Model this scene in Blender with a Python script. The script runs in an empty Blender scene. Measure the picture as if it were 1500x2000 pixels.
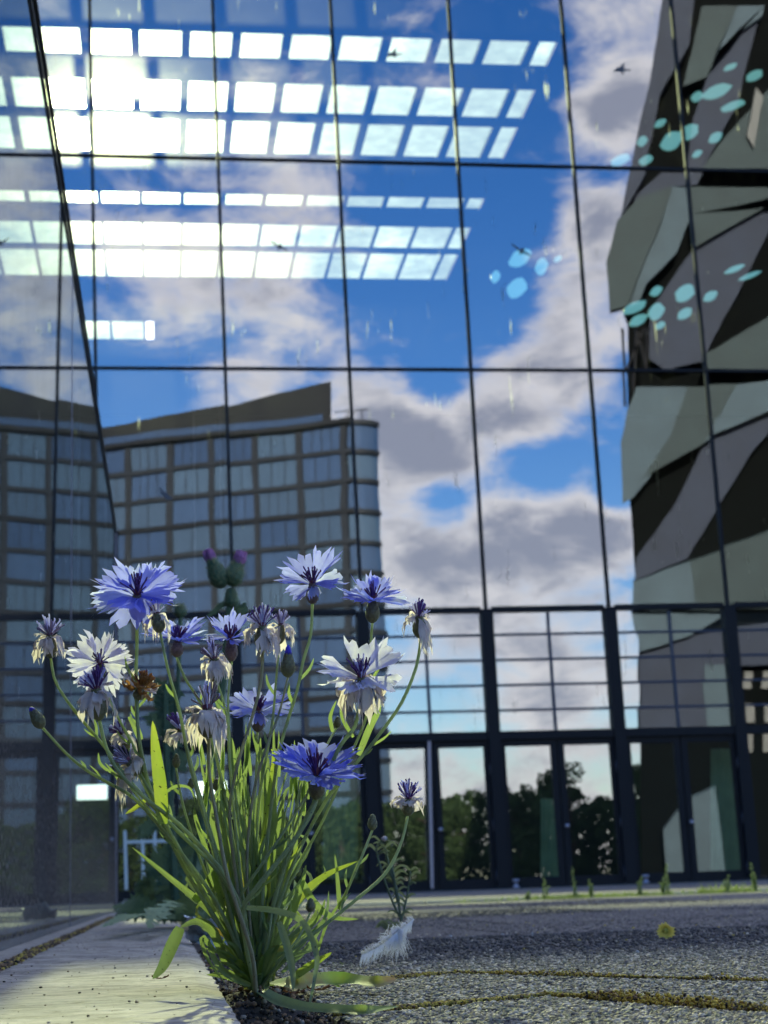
import bpy, math, random
import numpy as np
from mathutils import Vector, Matrix, noise

# ------------------------------------------------------------------ camera, sky, sun, exposure
sc = bpy.context.scene
COL = sc.collection
F = 3400.0                       # focal length in pixels of the 1500 x 2000 photograph
H = 0.066                        # the phone stands almost on the ground
YAW, PITCH, ROLL = math.radians(7.65), math.radians(12.2), 0.035
FW = Vector((math.sin(YAW)*math.cos(PITCH), math.cos(YAW)*math.cos(PITCH), math.sin(PITCH)))
_rt = Vector((math.cos(YAW), -math.sin(YAW), 0)); _up = _rt.cross(FW)
RT = _rt*math.cos(ROLL) - _up*math.sin(ROLL)
UPV = RT.cross(FW)
EYE = Vector((0, 0, H))
cam = bpy.data.cameras.new('camera'); camo = bpy.data.objects.new('camera', cam); COL.objects.link(camo)
camo.matrix_world = Matrix(((RT.x, UPV.x, -FW.x, 0), (RT.y, UPV.y, -FW.y, 0), (RT.z, UPV.z, -FW.z, H), (0, 0, 0, 1)))
cam.sensor_fit = 'HORIZONTAL'; cam.sensor_width = 36; cam.lens = F/1500*36
cam.clip_start = 0.02; cam.clip_end = 5000
cam.dof.use_dof = True; cam.dof.focus_distance = 1.09; cam.dof.aperture_fstop = 32
sc.camera = camo

def ray(px, py):
    return (FW*F + RT*(px-750) - UPV*(py-1000)).normalized()
def P(px, py, Y):                # point on the vertical plane y = Y
    d = ray(px, py); return EYE + d*(Y/d.y)
def G(px, py, z=0.0):            # point on the level z
    d = ray(px, py); return EYE + d*((z-H)/d.z)

SUN = ray(205, 249)
SUN_EL = math.asin(SUN.z); SUN_AZ = math.atan2(SUN.x, SUN.y)
sl = bpy.data.lights.new('sun', 'SUN'); sl.energy = 5.0; sl.angle = math.radians(0.5); sl.color = (1, .89, .74)
so = bpy.data.objects.new('sun', sl); COL.objects.link(so)
so.rotation_euler = SUN.to_track_quat('Z', 'Y').to_euler()
so.location = (0, 0, 60)

sc.view_settings.view_transform = 'Standard'; sc.view_settings.look = 'None'
sc.view_settings.gamma = 1; sc.view_settings.use_curve_mapping = False
sc.view_settings.exposure = 1.92
sc.render.engine = 'CYCLES'
cy = sc.cycles
cy.use_denoising = True; cy.max_bounces = 10; cy.glossy_bounces = 5; cy.diffuse_bounces = 3
cy.transmission_bounces = 6; cy.transparent_max_bounces = 24
cy.caustics_reflective = False; cy.caustics_refractive = False
cy.sample_clamp_indirect = 6; cy.sample_clamp_direct = 30

def mirror(d): return Vector((d.x, -d.y, d.z))

def build_world():
    w = bpy.data.worlds.new('World'); sc.world = w; w.use_nodes = True
    nt = w.node_tree; N = nt.nodes; L = nt.links
    for n in list(N): N.remove(n)
    out = N.new('ShaderNodeOutputWorld'); bg = N.new('ShaderNodeBackground')
    sky = N.new('ShaderNodeTexSky'); sky.sky_type = 'NISHITA'; sky.sun_disc = False
    sky.sun_elevation = SUN_EL; sky.sun_rotation = SUN_AZ
    sky.air_density = 1.0; sky.dust_density = 0.6; sky.ozone_density = 2.2
    bg.inputs['Strength'].default_value = 0.13
    tc = N.new('ShaderNodeTexCoord')
    def m(op, a, b=None, clamp=False):
        n = N.new('ShaderNodeMath'); n.operation = op; n.use_clamp = clamp
        for i, v in enumerate((a, b)):
            if v is None: continue
            if isinstance(v, (int, float)): n.inputs[i].default_value = v
            else: L.new(v, n.inputs[i])
        return n.outputs[0]
    def mixc(f, a, b):
        n = N.new('ShaderNodeMix'); n.data_type = 'RGBA'
        L.new(f, n.inputs[0])
        for s, v in ((6, a), (7, b)):
            if isinstance(v, tuple): n.inputs[s].default_value = v
            else: L.new(v, n.inputs[s])
        return n.outputs[2]
    D = tc.outputs['Generated']
    def blob(d, ang, amp):
        v = N.new('ShaderNodeVectorMath'); v.operation = 'DOT_PRODUCT'
        L.new(D, v.inputs[0]); v.inputs[1].default_value = tuple(d.normalized())
        k = 1/(1-math.cos(ang))
        a = m('MULTIPLY', m('SUBTRACT', v.outputs['Value'], 1.0), k)
        return m('MULTIPLY', m('EXPONENT', a), amp)
    blobs = [  # where the photograph shows its clouds: pixel, radius in pixels, weight
        (740, 820, 100, .9), (860, 850, 110, .9), (1010, 800, 110, 1.0), (1110, 720, 110, .9), (1120, 560, 100, .75),
        (1170, 420, 90, .8), (1230, 60, 120, 1.0), (1180, 230, 90, 1.1), (780, 1080, 150, 1.0), (960, 1110, 140, 1.0),
        (1130, 1040, 130, 1.0), (1190, 1040, 60, .6), (420, 775, 60, .75), (510, 765, 60, .75), (330, 800, 50, .5),
        (620, 400, 110, .5), (520, 420, 120, .35), (380, 580, 150, .55), (560, 590, 90, .4), (180, 380, 200, .5), (850, 880, 60, .4),
        (520, 190, 90, .25), (1000, 1480, 260, .6), (700, 1350, 170, .35), (1080, 1340, 90, .5),
        (870, 975, 60, -.9), (1060, 920, 75, -.9), (1200, 960, 45, -1.0), (860, 745, 55, -.8), (950, 1420, 60, -.4),
        (1050, 200, 110, -.5), (1180, 330, 60, -.7), (960, 600, 90, -.5), (300, 800, 60, -.4), (820, 330, 200, -.3), (1020, 420, 80, -.4)]
    acc = None
    for px, py, r, a in blobs:
        b = blob(mirror(ray(px, py)), r/F, a)
        acc = b if acc is None else m('ADD', acc, b)
    # soft general cover all round the compass, so that the sky goes on as it is in view
    mp = N.new('ShaderNodeMapping'); mp.inputs['Scale'].default_value = (1, 1, 1.9); L.new(D, mp.inputs[0])
    def nz(scale, det, rough, off=0.0, dist=0.0):
        n = N.new('ShaderNodeTexNoise'); n.inputs['Scale'].default_value = scale
        n.inputs['Detail'].default_value = det; n.inputs['Roughness'].default_value = rough
        n.inputs['Distortion'].default_value = dist
        v = N.new('ShaderNodeVectorMath'); L.new(mp.outputs[0], v.inputs[0]); v.inputs[1].default_value = (off, off*.7, off*.3)
        L.new(v.outputs[0], n.inputs['Vector']); return n.outputs['Fac']
    n1 = nz(14, 9, .66, 0, .35); n4 = nz(38, 6, .6, 5.3); n2 = nz(4.5, 5, .55, 3.1); n3 = nz(22, 5, .6, 7.7)
    sep = N.new('ShaderNodeSeparateXYZ'); L.new(D, sep.inputs[0])
    front = m('MULTIPLY', m('ADD', sep.outputs['Y'], .1), 3.0, True)
    cov = m('ADD', m('ADD', acc, m('ADD', m('MULTIPLY', m('SUBTRACT', n1, .5), 2.9), m('MULTIPLY', m('SUBTRACT', n4, .5), .55))), m('MULTIPLY', m('SUBTRACT', n2, .5), 1.1))
    lowc = m('MULTIPLY', m('SUBTRACT', .16, sep.outputs['Z']), 5.0, True)
    cov = m('ADD', cov, m('MULTIPLY', lowc, .5))
    cov = m('ADD', cov, m('MULTIPLY', front, .85))
    cf = N.new('ShaderNodeMapRange'); cf.interpolation_type = 'SMOOTHSTEP'
    L.new(cov, cf.inputs[0]); cf.inputs[1].default_value = .12; cf.inputs[2].default_value = 1.0
    cf.inputs[3].default_value = 0; cf.inputs[4].default_value = 1
    # thick parts are grey-lilac below, thin parts white
    th = N.new('ShaderNodeMapRange'); th.interpolation_type = 'SMOOTHSTEP'
    L.new(m('ADD', m('ADD', cov, m('MULTIPLY', front, .9)), m('MULTIPLY', m('SUBTRACT', n3, .5), 1.6)), th.inputs[0]); th.inputs[1].default_value = .6; th.inputs[2].default_value = 1.55
    cc = mixc(th.outputs[0], (7.4, 7.0, 7.0, 1), (2.9, 3.0, 3.7, 1))
    # deepen the clear blue a little
    hs = N.new('ShaderNodeHueSaturation'); hs.inputs['Saturation'].default_value = 1.4; hs.inputs['Hue'].default_value = .516
    hs.inputs['Value'].default_value = 1.0; L.new(sky.outputs[0], hs.inputs['Color'])
    base = mixc(m('MULTIPLY', cf.outputs[0], .93), hs.outputs[0], cc)
    # the bright aureole round the sun
    gl = m('ADD', m('ADD', blob(SUN, .028, 500), blob(SUN, .07, 36)), blob(SUN, .2, .5))
    gc = N.new('ShaderNodeVectorMath'); gc.operation = 'SCALE'; gc.inputs[0].default_value = (1, .97, .86); L.new(gl, gc.inputs['Scale'])
    ad = N.new('ShaderNodeVectorMath'); L.new(base, ad.inputs[0]); L.new(gc.outputs[0], ad.inputs[1])
    L.new(ad.outputs[0], bg.inputs['Color']); L.new(bg.outputs[0], out.inputs['Surface'])
build_world()

# ------------------------------------------------------------------ materials
def mat(name, col=(.5, .5, .5), rough=.6, metal=0.0, nscale=0, namp=.25, bump=0.0, bscale=None, col2=None, spec=.5, coords='Object', stretch=(1, 1, 1), trans=0.0, tcol=None, spots=None, det=6):
    m = bpy.data.materials.new(name); m.use_nodes = True
    nt = m.node_tree; N = nt.nodes; L = nt.links
    b = N['Principled BSDF']; b.inputs['Base Color'].default_value = (*col, 1)
    if name.split('_')[0] in ('leaf', 'stem', 'green', 'purplish', 'grey', 'thistle', 'weed'): b.inputs['Sheen Weight'].default_value = .55; b.inputs['Sheen Roughness'].default_value = .4; b.inputs['Sheen Tint'].default_value = (.8, 1, .7, 1)
    b.inputs['Roughness'].default_value = rough; b.inputs['Metallic'].default_value = metal
    b.inputs['Specular IOR Level'].default_value = spec
    tc = N.new('ShaderNodeTexCoord')
    geo = N.new('ShaderNodeNewGeometry')
    src = geo.outputs['Position'] if coords == 'World' else tc.outputs[coords]
    mp = N.new('ShaderNodeMapping'); mp.inputs['Scale'].default_value = stretch; L.new(src, mp.inputs[0])
    colout = None
    if nscale:
        n = N.new('ShaderNodeTexNoise'); n.inputs['Scale'].default_value = nscale; n.inputs['Detail'].default_value = det; n.inputs['Roughness'].default_value = .6
        L.new(mp.outputs[0], n.inputs['Vector'])
        r = N.new('ShaderNodeValToRGB'); r.color_ramp.elements[0].position = .5-namp; r.color_ramp.elements[1].position = .5+namp
        c2 = col2 if col2 else tuple(c*.55 for c in col)
        r.color_ramp.elements[0].color = (*c2, 1); r.color_ramp.elements[1].color = (*col, 1)
        L.new(n.outputs['Fac'], r.inputs[0]); colout = r.outputs[0]
    if spots:
        v = N.new('ShaderNodeTexNoise'); v.inputs['Scale'].default_value = spots[0]; v.inputs['Detail'].default_value = 2; L.new(mp.outputs[0], v.inputs['Vector'])
        mr = N.new('ShaderNodeMapRange'); L.new(v.outputs['Fac'], mr.inputs[0]); mr.inputs[1].default_value = spots[1]; mr.inputs[2].default_value = spots[1]+.03
        mx = N.new('ShaderNodeMix'); mx.data_type = 'RGBA'; L.new(mr.outputs[0], mx.inputs[0])
        if colout: L.new(colout, mx.inputs[6])
        else: mx.inputs[6].default_value = (*col, 1)
        mx.inputs[7].default_value = (*spots[2], 1); colout = mx.outputs[2]
    if colout: L.new(colout, b.inputs['Base Color'])
    if bump:
        n = N.new('ShaderNodeTexNoise'); n.inputs['Scale'].default_value = bscale or nscale*2; n.inputs['Detail'].default_value = 5; L.new(mp.outputs[0], n.inputs['Vector'])
        bp = N.new('ShaderNodeBump'); bp.inputs['Strength'].default_value = bump; bp.inputs['Distance'].default_value = .3/(bscale or nscale*2)
        L.new(n.outputs['Fac'], bp.inputs['Height']); L.new(bp.outputs[0], b.inputs['Normal'])
    if trans:
        t = N.new('ShaderNodeBsdfTranslucent'); t.inputs['Color'].default_value = (*(tcol or col), 1)
        if colout:
            mm = N.new('ShaderNodeMix'); mm.data_type = 'RGBA'; mm.blend_type = 'MULTIPLY'; mm.inputs[0].default_value = 1
            sc_ = N.new('ShaderNodeVectorMath'); sc_.operation = 'DIVIDE'; L.new(colout, sc_.inputs[0]); sc_.inputs[1].default_value = tuple(max(c, .02) for c in col)
            L.new(sc_.outputs[0], mm.inputs[6]); mm.inputs[7].default_value = (*(tcol or col), 1); L.new(mm.outputs[2], t.inputs['Color'])
        ms = N.new('ShaderNodeMixShader'); ms.inputs[0].default_value = trans
        o = N['Material Output']; L.new(b.outputs[0], ms.inputs[1]); L.new(t.outputs[0], ms.inputs[2]); L.new(ms.outputs[0], o.inputs['Surface'])
    return m

def mat_facade_glass(name='facade_glass', refl=.18, tint=(.95, .97, .92), wob=.085, streak_glare=True):
    m = bpy.data.materials.new(name); m.use_nodes = True
    nt = m.node_tree; N = nt.nodes; L = nt.links
    for n in list(N): N.remove(n)
    o = N.new('ShaderNodeOutputMaterial'); tr = N.new('ShaderNodeBsdfTransparent'); tr.inputs[0].default_value = (*tint, 1)
    g = N.new('ShaderNodeBsdfGlossy'); g.inputs['Roughness'].default_value = .004; g.inputs['Color'].default_value = (.93, .97, 1, 1)
    geo = N.new('ShaderNodeNewGeometry')
    oi = N.new('ShaderNodeObjectInfo')
    # pillow and roller-wave distortion of each sheet of glass
    mp = N.new('ShaderNodeVectorMath'); mp.operation = 'MULTIPLY_ADD'; L.new(geo.outputs['Position'], mp.inputs[0]); mp.inputs[1].default_value = (1, 1, .75)
    cb = N.new('ShaderNodeCombineXYZ'); mu = N.new('ShaderNodeMath'); mu.operation = 'MULTIPLY'; mu.inputs[1].default_value = 40; L.new(oi.outputs['Random'], mu.inputs[0])
    L.new(mu.outputs[0], cb.inputs[1]); L.new(cb.outputs[0], mp.inputs[2])
    n = N.new('ShaderNodeTexNoise'); n.inputs['Scale'].default_value = .9; n.inputs['Detail'].default_value = 1.5; L.new(mp.outputs[0], n.inputs['Vector'])
    bp = N.new('ShaderNodeBump'); bp.inputs['Strength'].default_value = 1; bp.inputs['Distance'].default_value = wob*.01
    L.new(n.outputs['Fac'], bp.inputs['Height']); L.new(bp.outputs[0], g.inputs['Normal'])
    lw = N.new('ShaderNodeLayerWeight'); lw.inputs['Blend'].default_value = .25
    mr = N.new('ShaderNodeMapRange'); L.new(lw.outputs['Fresnel'], mr.inputs[0]); mr.inputs[3].default_value = refl; mr.inputs[4].default_value = 1
    ms = N.new('ShaderNodeMixShader'); L.new(mr.outputs[0], ms.inputs[0]); L.new(tr.outputs[0], ms.inputs[1]); L.new(g.outputs[0], ms.inputs[2])
    # forward-scatter lobes turned to the viewer, added as lens glare round the sun
    last = ms
    if streak_glare:
        for w_, ro in ((.0014, .36), (.0013, .70)):
            rf_ = N.new('ShaderNodeBsdfRefraction'); rf_.inputs['IOR'].default_value = 1.3; rf_.inputs['Roughness'].default_value = ro; rf_.inputs['Color'].default_value = (.96, .97, 1, 1)
            L.new(geo.outputs['Incoming'], rf_.inputs['Normal']); mm_ = N.new('ShaderNodeMixShader'); mm_.inputs[0].default_value = w_
            L.new(last.outputs[0], mm_.inputs[1]); L.new(rf_.outputs[0], mm_.inputs[2]); last = mm_
        ms = last
    if streak_glare:  # dried water runs and drops on the glass
        def nn(sx, sz, thr, w, ):
            q = N.new('ShaderNodeVectorMath'); q.operation = 'MULTIPLY'; L.new(geo.outputs['Position'], q.inputs[0]); q.inputs[1].default_value = (sx, .1, sz)
            t = N.new('ShaderNodeTexNoise'); t.inputs['Scale'].default_value = 1; t.inputs['Detail'].default_value = 2; L.new(q.outputs[0], t.inputs['Vector'])
            r = N.new('ShaderNodeMapRange'); r.interpolation_type = 'SMOOTHSTEP'; L.new(t.outputs['Fac'], r.inputs[0]); r.inputs[1].default_value = thr; r.inputs[2].default_value = thr+w
            return r.outputs[0]
        a = nn(26, 1.6, .66, .06); b = nn(1.1, 1.1, .50, .12); c = nn(3.0, 2.2, .5, .25)
        mu1 = N.new('ShaderNodeMath'); mu1.operation = 'MULTIPLY'; L.new(a, mu1.inputs[0]); L.new(b, mu1.inputs[1])
        mu2 = N.new('ShaderNodeMath'); mu2.operation = 'MULTIPLY_ADD'; L.new(mu1.outputs[0], mu2.inputs[0]); mu2.inputs[1].default_value = .40
        mu3 = N.new('ShaderNodeMath'); mu3.operation = 'MULTIPLY'; L.new(c, mu3.inputs[0]); mu3.inputs[1].default_value = .003; L.new(mu3.outputs[0], mu2.inputs[2])
        tl = N.new('ShaderNodeBsdfTranslucent'); tl.inputs[0].default_value = (.8, .85, .78, 1)
        m2 = N.new('ShaderNodeMixShader'); L.new(mu2.outputs[0], m2.inputs[0]); L.new(ms.outputs[0], m2.inputs[1]); L.new(tl.outputs[0], m2.inputs[2]); last = m2
    L.new(last.outputs[0], o.inputs['Surface'])
    return m

def mat_clear(name, tint, trl, tcol, milky=False):
    m = bpy.data.materials.new(name); m.use_nodes = True
    nt = m.node_tree; N = nt.nodes; L = nt.links
    for n in list(N): N.remove(n)
    o = N.new('ShaderNodeOutputMaterial'); tr = N.new('ShaderNodeBsdfTransparent'); tr.inputs[0].default_value = (*tint, 1)
    t = N.new('ShaderNodeBsdfRefraction' if milky else 'ShaderNodeBsdfTranslucent'); t.inputs[0].default_value = (*tcol, 1)
    if milky: t.inputs['IOR'].default_value = 1.001; t.inputs['Roughness'].default_value = .2
    ms = N.new('ShaderNodeMixShader'); ms.inputs[0].default_value = trl
    if milky:
        oi = N.new('ShaderNodeObjectInfo'); rr_ = N.new('ShaderNodeMapRange'); L.new(oi.outputs['Random'], rr_.inputs[0]); rr_.inputs[3].default_value = .86; rr_.inputs[4].default_value = 1.0
        geo = N.new('ShaderNodeNewGeometry'); nn_ = N.new('ShaderNodeTexNoise'); nn_.inputs['Scale'].default_value = 2.5; nn_.inputs['Detail'].default_value = 5; L.new(geo.outputs['Position'], nn_.inputs['Vector'])
        r2_ = N.new('ShaderNodeMapRange'); L.new(nn_.outputs['Fac'], r2_.inputs[0]); r2_.inputs[1].default_value = .3; r2_.inputs[2].default_value = .7; r2_.inputs[3].default_value = .84; r2_.inputs[4].default_value = 1.0
        mu_ = N.new('ShaderNodeMath'); mu_.operation = 'MULTIPLY'; L.new(rr_.outputs[0], mu_.inputs[0]); L.new(r2_.outputs[0], mu_.inputs[1])
        sc_ = N.new('ShaderNodeVectorMath'); sc_.operation = 'SCALE'; sc_.inputs[0].default_value = tint; L.new(mu_.outputs[0], sc_.inputs['Scale']); L.new(sc_.outputs[0], tr.inputs[0])
    L.new(tr.outputs[0], ms.inputs[1]); L.new(t.outputs[0], ms.inputs[2]); L.new(ms.outputs[0], o.inputs['Surface'])
    return m

def mat_wall_glass():
    m = bpy.data.materials.new('dirty_dark_glass'); m.use_nodes = True
    nt = m.node_tree; N = nt.nodes; L = nt.links
    b = N['Principled BSDF']; o = N['Material Output']
    geo = N.new('ShaderNodeNewGeometry'); sp = N.new('ShaderNodeSeparateXYZ'); L.new(geo.outputs['Position'], sp.inputs[0])
    def noise_(scale, stretch=(1, 1, 1), det=6):
        q = N.new('ShaderNodeVectorMath'); q.operation = 'MULTIPLY'; L.new(geo.outputs['Position'], q.inputs[0]); q.inputs[1].default_value = stretch
        t = N.new('ShaderNodeTexNoise'); t.inputs['Scale'].default_value = scale; t.inputs['Detail'].default_value = det; t.inputs['Roughness'].default_value = .65; L.new(q.outputs[0], t.inputs['Vector']); return t.outputs['Fac']
    def mth(op, a, b_=None, cl=False):
        n = N.new('ShaderNodeMath'); n.operation = op; n.use_clamp = cl
        for i, v in enumerate((a, b_)):
            if v is None: continue
            if isinstance(v, (int, float)): n.inputs[i].default_value = v
            else: L.new(v, n.inputs[i])
        return n.outputs[0]
    def mr(v, a, b_, c=0, d=1):
        n = N.new('ShaderNodeMapRange'); n.interpolation_type = 'SMOOTHSTEP'; L.new(v, n.inputs[0])
        for i, x in zip((1, 2, 3, 4), (a, b_, c, d)): n.inputs[i].default_value = x
        return n.outputs[0]
    # splashed dirt: dense next to the ground, thinning over the first half metre
    low = mr(sp.outputs['Z'], 0.0, .60, 1, 0)
    speck = mr(noise_(170, (1, .55, .5), 3), .50, .62)
    cloud = mr(noise_(7), .35, .7)
    dirt = mth('MULTIPLY', mth('ADD', mth('MULTIPLY', low, .80), mth('MULTIPLY', cloud, .10)), mth('ADD', mth('MULTIPLY', speck, .9), .35), True)
    film = mth('ADD', dirt, .03)
    b.inputs['Base Color'].default_value = (.11, .10, .09, 1); b.inputs['Roughness'].default_value = .9
    g = N.new('ShaderNodeBsdfGlossy'); g.inputs['Roughness'].default_value = .006; g.inputs['Color'].default_value = (.70, .78, .82, 1)
    dk = N.new('ShaderNodeBsdfDiffuse'); dk.inputs[0].default_value = (.012, .016, .018, 1)
    m1 = N.new('ShaderNodeMixShader'); m1.inputs[0].default_value = .82; L.new(dk.outputs[0], m1.inputs[1]); L.new(g.outputs[0], m1.inputs[2])
    m2 = N.new('ShaderNodeMixShader'); L.new(film, m2.inputs[0]); L.new(m1.outputs[0], m2.inputs[1]); L.new(b.outputs[0], m2.inputs[2])
    L.new(m2.outputs[0], o.inputs['Surface'])
    return m

def emis(name, col, s):
    m = bpy.data.materials.new(name); m.use_nodes = True
    b = m.node_tree.nodes['Principled BSDF']; b.inputs['Emission Color'].default_value = (*col, 1); b.inputs['Emission Strength'].default_value = s; b.inputs['Base Color'].default_value = (*col, 1)
    return m

M = {}
M['metal'] = mat('dark_anodised_metal', (.007, .0075, .010), .55, 0, nscale=3, namp=.4, col2=(.004, .005, .007), spec=.15)
M['metal_blue'] = mat('blue_grey_metal', (.012, .022, .045), .45, 0, spec=.3)
M['steel'] = mat('brushed_steel', (.26, .24, .28), .4, .7, nscale=40, namp=.4, col2=(.18, .17, .2))
M['white_frame'] = mat('white_painted_frame', (.42, .44, .43), .5, nscale=8, namp=.4, col2=(.32, .34, .33))
M['glass'] = mat_facade_glass()
M['door_glass'] = mat_facade_glass('door_glass', .16, (.70, .80, .74), .03, False)
M['edge_glass'] = mat_clear('glass_edge', (.35, .6, .5), .3, (.2, .4, .35))
M['sky_pane'] = mat_clear('milky_roof_glass', (.77, .84, .66), .06, (.95, 1, .85), True)
M['sky_pane_dim'] = mat_clear('milkier_roof_glass', (.64, .70, .55), .06, (.95, 1, .85), True)
M['wallglass'] = mat_wall_glass()
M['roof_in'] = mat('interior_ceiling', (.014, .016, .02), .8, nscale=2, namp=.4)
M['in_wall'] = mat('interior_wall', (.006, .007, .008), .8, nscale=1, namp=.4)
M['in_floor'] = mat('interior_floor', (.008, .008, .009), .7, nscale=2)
M['curtain'] = mat('pale_green_curtain', (.34, .42, .28), .9, nscale=4, namp=.4)
M['lamp'] = emis('lit_ceiling_panel', (.93, 1, .9), 1.1)
M['teal'] = emis('teal_daylight_glow', (.20, .52, .50), .13)  # emission imitates daylight in roof panes, no lamp hangs there
M['sticker'] = mat('dark_bird_decal', (.03, .035, .045), .6)
# ground
def mat_aggregate(name, a, b, c, scale, bump):
    m = bpy.data.materials.new(name); m.use_nodes = True
    nt = m.node_tree; N = nt.nodes; L = nt.links; bs = N['Principled BSDF']; bs.inputs['Roughness'].default_value = .85
    geo = N.new('ShaderNodeNewGeometry')
    v = N.new('ShaderNodeTexVoronoi'); v.inputs['Scale'].default_value = scale; L.new(geo.outputs['Position'], v.inputs['Vector'])
    w = N.new('ShaderNodeTexWhiteNoise'); L.new(v.outputs['Position'], w.inputs['Vector'])
    r = N.new('ShaderNodeValToRGB'); e = r.color_ramp.elements; e[0].color = (*a, 1); e[1].color = (*c, 1); e[0].position = .1; e[1].position = .97
    k = e.new(.7); k.color = (*b, 1); L.new(w.outputs['Value'], r.inputs[0])
    n = N.new('ShaderNodeTexNoise'); n.inputs['Scale'].default_value = 1.7; n.inputs['Detail'].default_value = 8; n.inputs['Roughness'].default_value = .7; L.new(geo.outputs['Position'], n.inputs['Vector'])
    mr = N.new('ShaderNodeMapRange'); L.new(n.outputs['Fac'], mr.inputs[0]); mr.inputs[1].default_value = .3; mr.inputs[2].default_value = .7; mr.inputs[3].default_value = .65; mr.inputs[4].default_value = 1.25
    s = N.new('ShaderNodeVectorMath'); s.operation = 'SCALE'; L.new(r.outputs[0], s.inputs[0]); L.new(mr.outputs[0], s.inputs['Scale']); L.new(s.outputs[0], bs.inputs['Base Color'])
    bp = N.new('ShaderNodeBump'); bp.inputs['Strength'].default_value = bump; bp.inputs['Distance'].default_value = .3/scale; bp.invert = True
    L.new(v.outputs['Distance'], bp.inputs['Height']); L.new(bp.outputs[0], bs.inputs['Normal'])
    return m
M['plaza'] = mat_aggregate('dark_aggregate_paving', (.046, .037, .032), (.10, .082, .070), (.34, .29, .23), 260, .9)
M['joint'] = mat('paving_joint', (.02, .018, .014), .9, nscale=30, namp=.3)
M['far_ground'] = mat('distant_ground', (.06, .065, .05), .9, nscale=.1, namp=.3, coords='World')
M['grass_far'] = mat('lawn', (.07, .12, .03), .9, nscale=.4, namp=.3, coords='World')
M['kerb'] = mat('pale_kerb_stone', (.34, .34, .27), .8, nscale=30, namp=.3, bump=.3, coords='World')
M['slab'] = mat('weathered_concrete', (.52, .46, .36), .85, nscale=48, namp=.13, col2=(.20, .175, .145), bump=1.0, bscale=160, coords='World', stretch=(.6, 1.2, 1), spots=(170, .63, (.10, .085, .07)), det=9)
M['soil'] = mat('dark_soil', (.030, .024, .018), .95, nscale=120, namp=.25, col2=(.012, .01, .008), bump=1, bscale=250, coords='World')
M['moss'] = mat('dry_moss', (.85, .62, .10), .95, nscale=90, namp=.2, col2=(.34, .24, .05), coords='World', trans=.25, tcol=(.6, .55, .08))
M['debris'] = mat('dead_plant_crumbs', (.30, .18, .09), .95, nscale=200, namp=.25, col2=(.05, .028, .015), coords='World')
M['deadleaf'] = mat('dead_leaf', (.17, .08, .035), .8, nscale=80, namp=.25, trans=.25)
# far buildings
M['office_frame'] = mat('brown_stone_cladding', (.017, .026, .040), .7, nscale=.5, namp=.35, coords='World')
M['office_dark'] = mat('dark_roof_cladding', (.004, .008, .015), .6, nscale=.5, namp=.4, coords='World')
def mat_window(name, col, r=.25):
    return mat(name, col, .12, 0, nscale=.35, namp=.35, col2=tuple(c*.7 for c in col), coords='World', stretch=(4, 4, .4), spec=.8)
M['win'] = [mat_window('blue_window_glass', (.06, .115, .23)), mat_window('blue_window_glass_deep', (.045, .09, .19)), mat_window('window_with_blind', (.085, .15, .24)), mat_window('green_window_glass', (.07, .125, .21))]
M['band1'] = mat('pale_concrete_band', (.074, .125, .155), .7, nscale=.7, namp=.35, coords='World')
M['band2'] = mat('lilac_grey_band', (.025, .040, .074), .7, nscale=.7, namp=.35, coords='World')
M['band3'] = mat('olive_grey_band', (.035, .064, .068), .7, nscale=.7, namp=.35, coords='World')
M['dark_glass'] = mat('black_glazing', (.0015, .003, .003), .6, 0, nscale=.8, namp=.3, spec=.04, coords='World')
M['white_window'] = mat('white_blind_window', (.16, .17, .16), .6)
M['leaf_far'] = mat('tree_foliage', (.07, .125, .035), .8, nscale=1.2, namp=.3, col2=(.02, .045, .012), coords='World', trans=.25, tcol=(.12, .2, .03))
M['bark'] = mat('bark', (.07, .05, .035), .9, nscale=6)
# plants
SP = (620, .70, (.02, .025, .01))
M['leaf'] = [mat('leaf_green', (.15, .22, .06), .5, nscale=60, namp=.35, col2=(.09, .15, .035), trans=.55, tcol=(.40, .52, .16), coords='World', spots=SP),
             mat('leaf_blue_green', (.18, .25, .11), .55, nscale=60, namp=.35, col2=(.09, .15, .05), trans=.5, tcol=(.38, .50, .20), coords='World', spots=SP),
             mat('leaf_yellow_green', (.25, .30, .05), .5, nscale=40, namp=.2, col2=(.13, .22, .04), trans=.55, tcol=(.52, .58, .07), coords='World', spots=(420, .66, (.03, .03, .01))),
             mat('leaf_pale_grey', (.26, .31, .19), .6, nscale=60, namp=.35, col2=(.18, .25, .11), trans=.4, tcol=(.4, .5, .2), coords='World', spots=SP)]
M['leaf_brown'] = mat('leaf_browning', (.33, .17, .05), .6, nscale=22, namp=.14, col2=(.24, .30, .06), trans=.4, tcol=(.5, .35, .08), coords='World', spots=(300, .68, (.05, .03, .02)))
M['stem'] = mat('stem_green', (.32, .38, .20), .6, nscale=90, namp=.3, col2=(.21, .26, .13), coords='World', trans=.45, tcol=(.62, .72, .34), spots=(700, .69, (.05, .045, .03)))
M['stem_purple'] = mat('stem_purplish', (.34, .32, .21), .6, nscale=90, namp=.3, col2=(.2, .19, .12), coords='World', trans=.35, tcol=(.55, .55, .3), spots=(700, .69, (.05, .04, .03)))
M['blue'] = mat('cornflower_blue', (.20, .23, .92), .6, nscale=160, namp=.35, col2=(.14, .15, .86), trans=.64, tcol=(.46, .52, 1.0), coords='World')
M['blue_backlit'] = mat('cornflower_blue_backlit', (.42, .48, .93), .6, nscale=160, namp=.35, col2=(.27, .31, .90), trans=.62, tcol=(.76, .82, 1.0), coords='World')  # paler copy of the blue, imitates petals lit from behind
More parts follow.
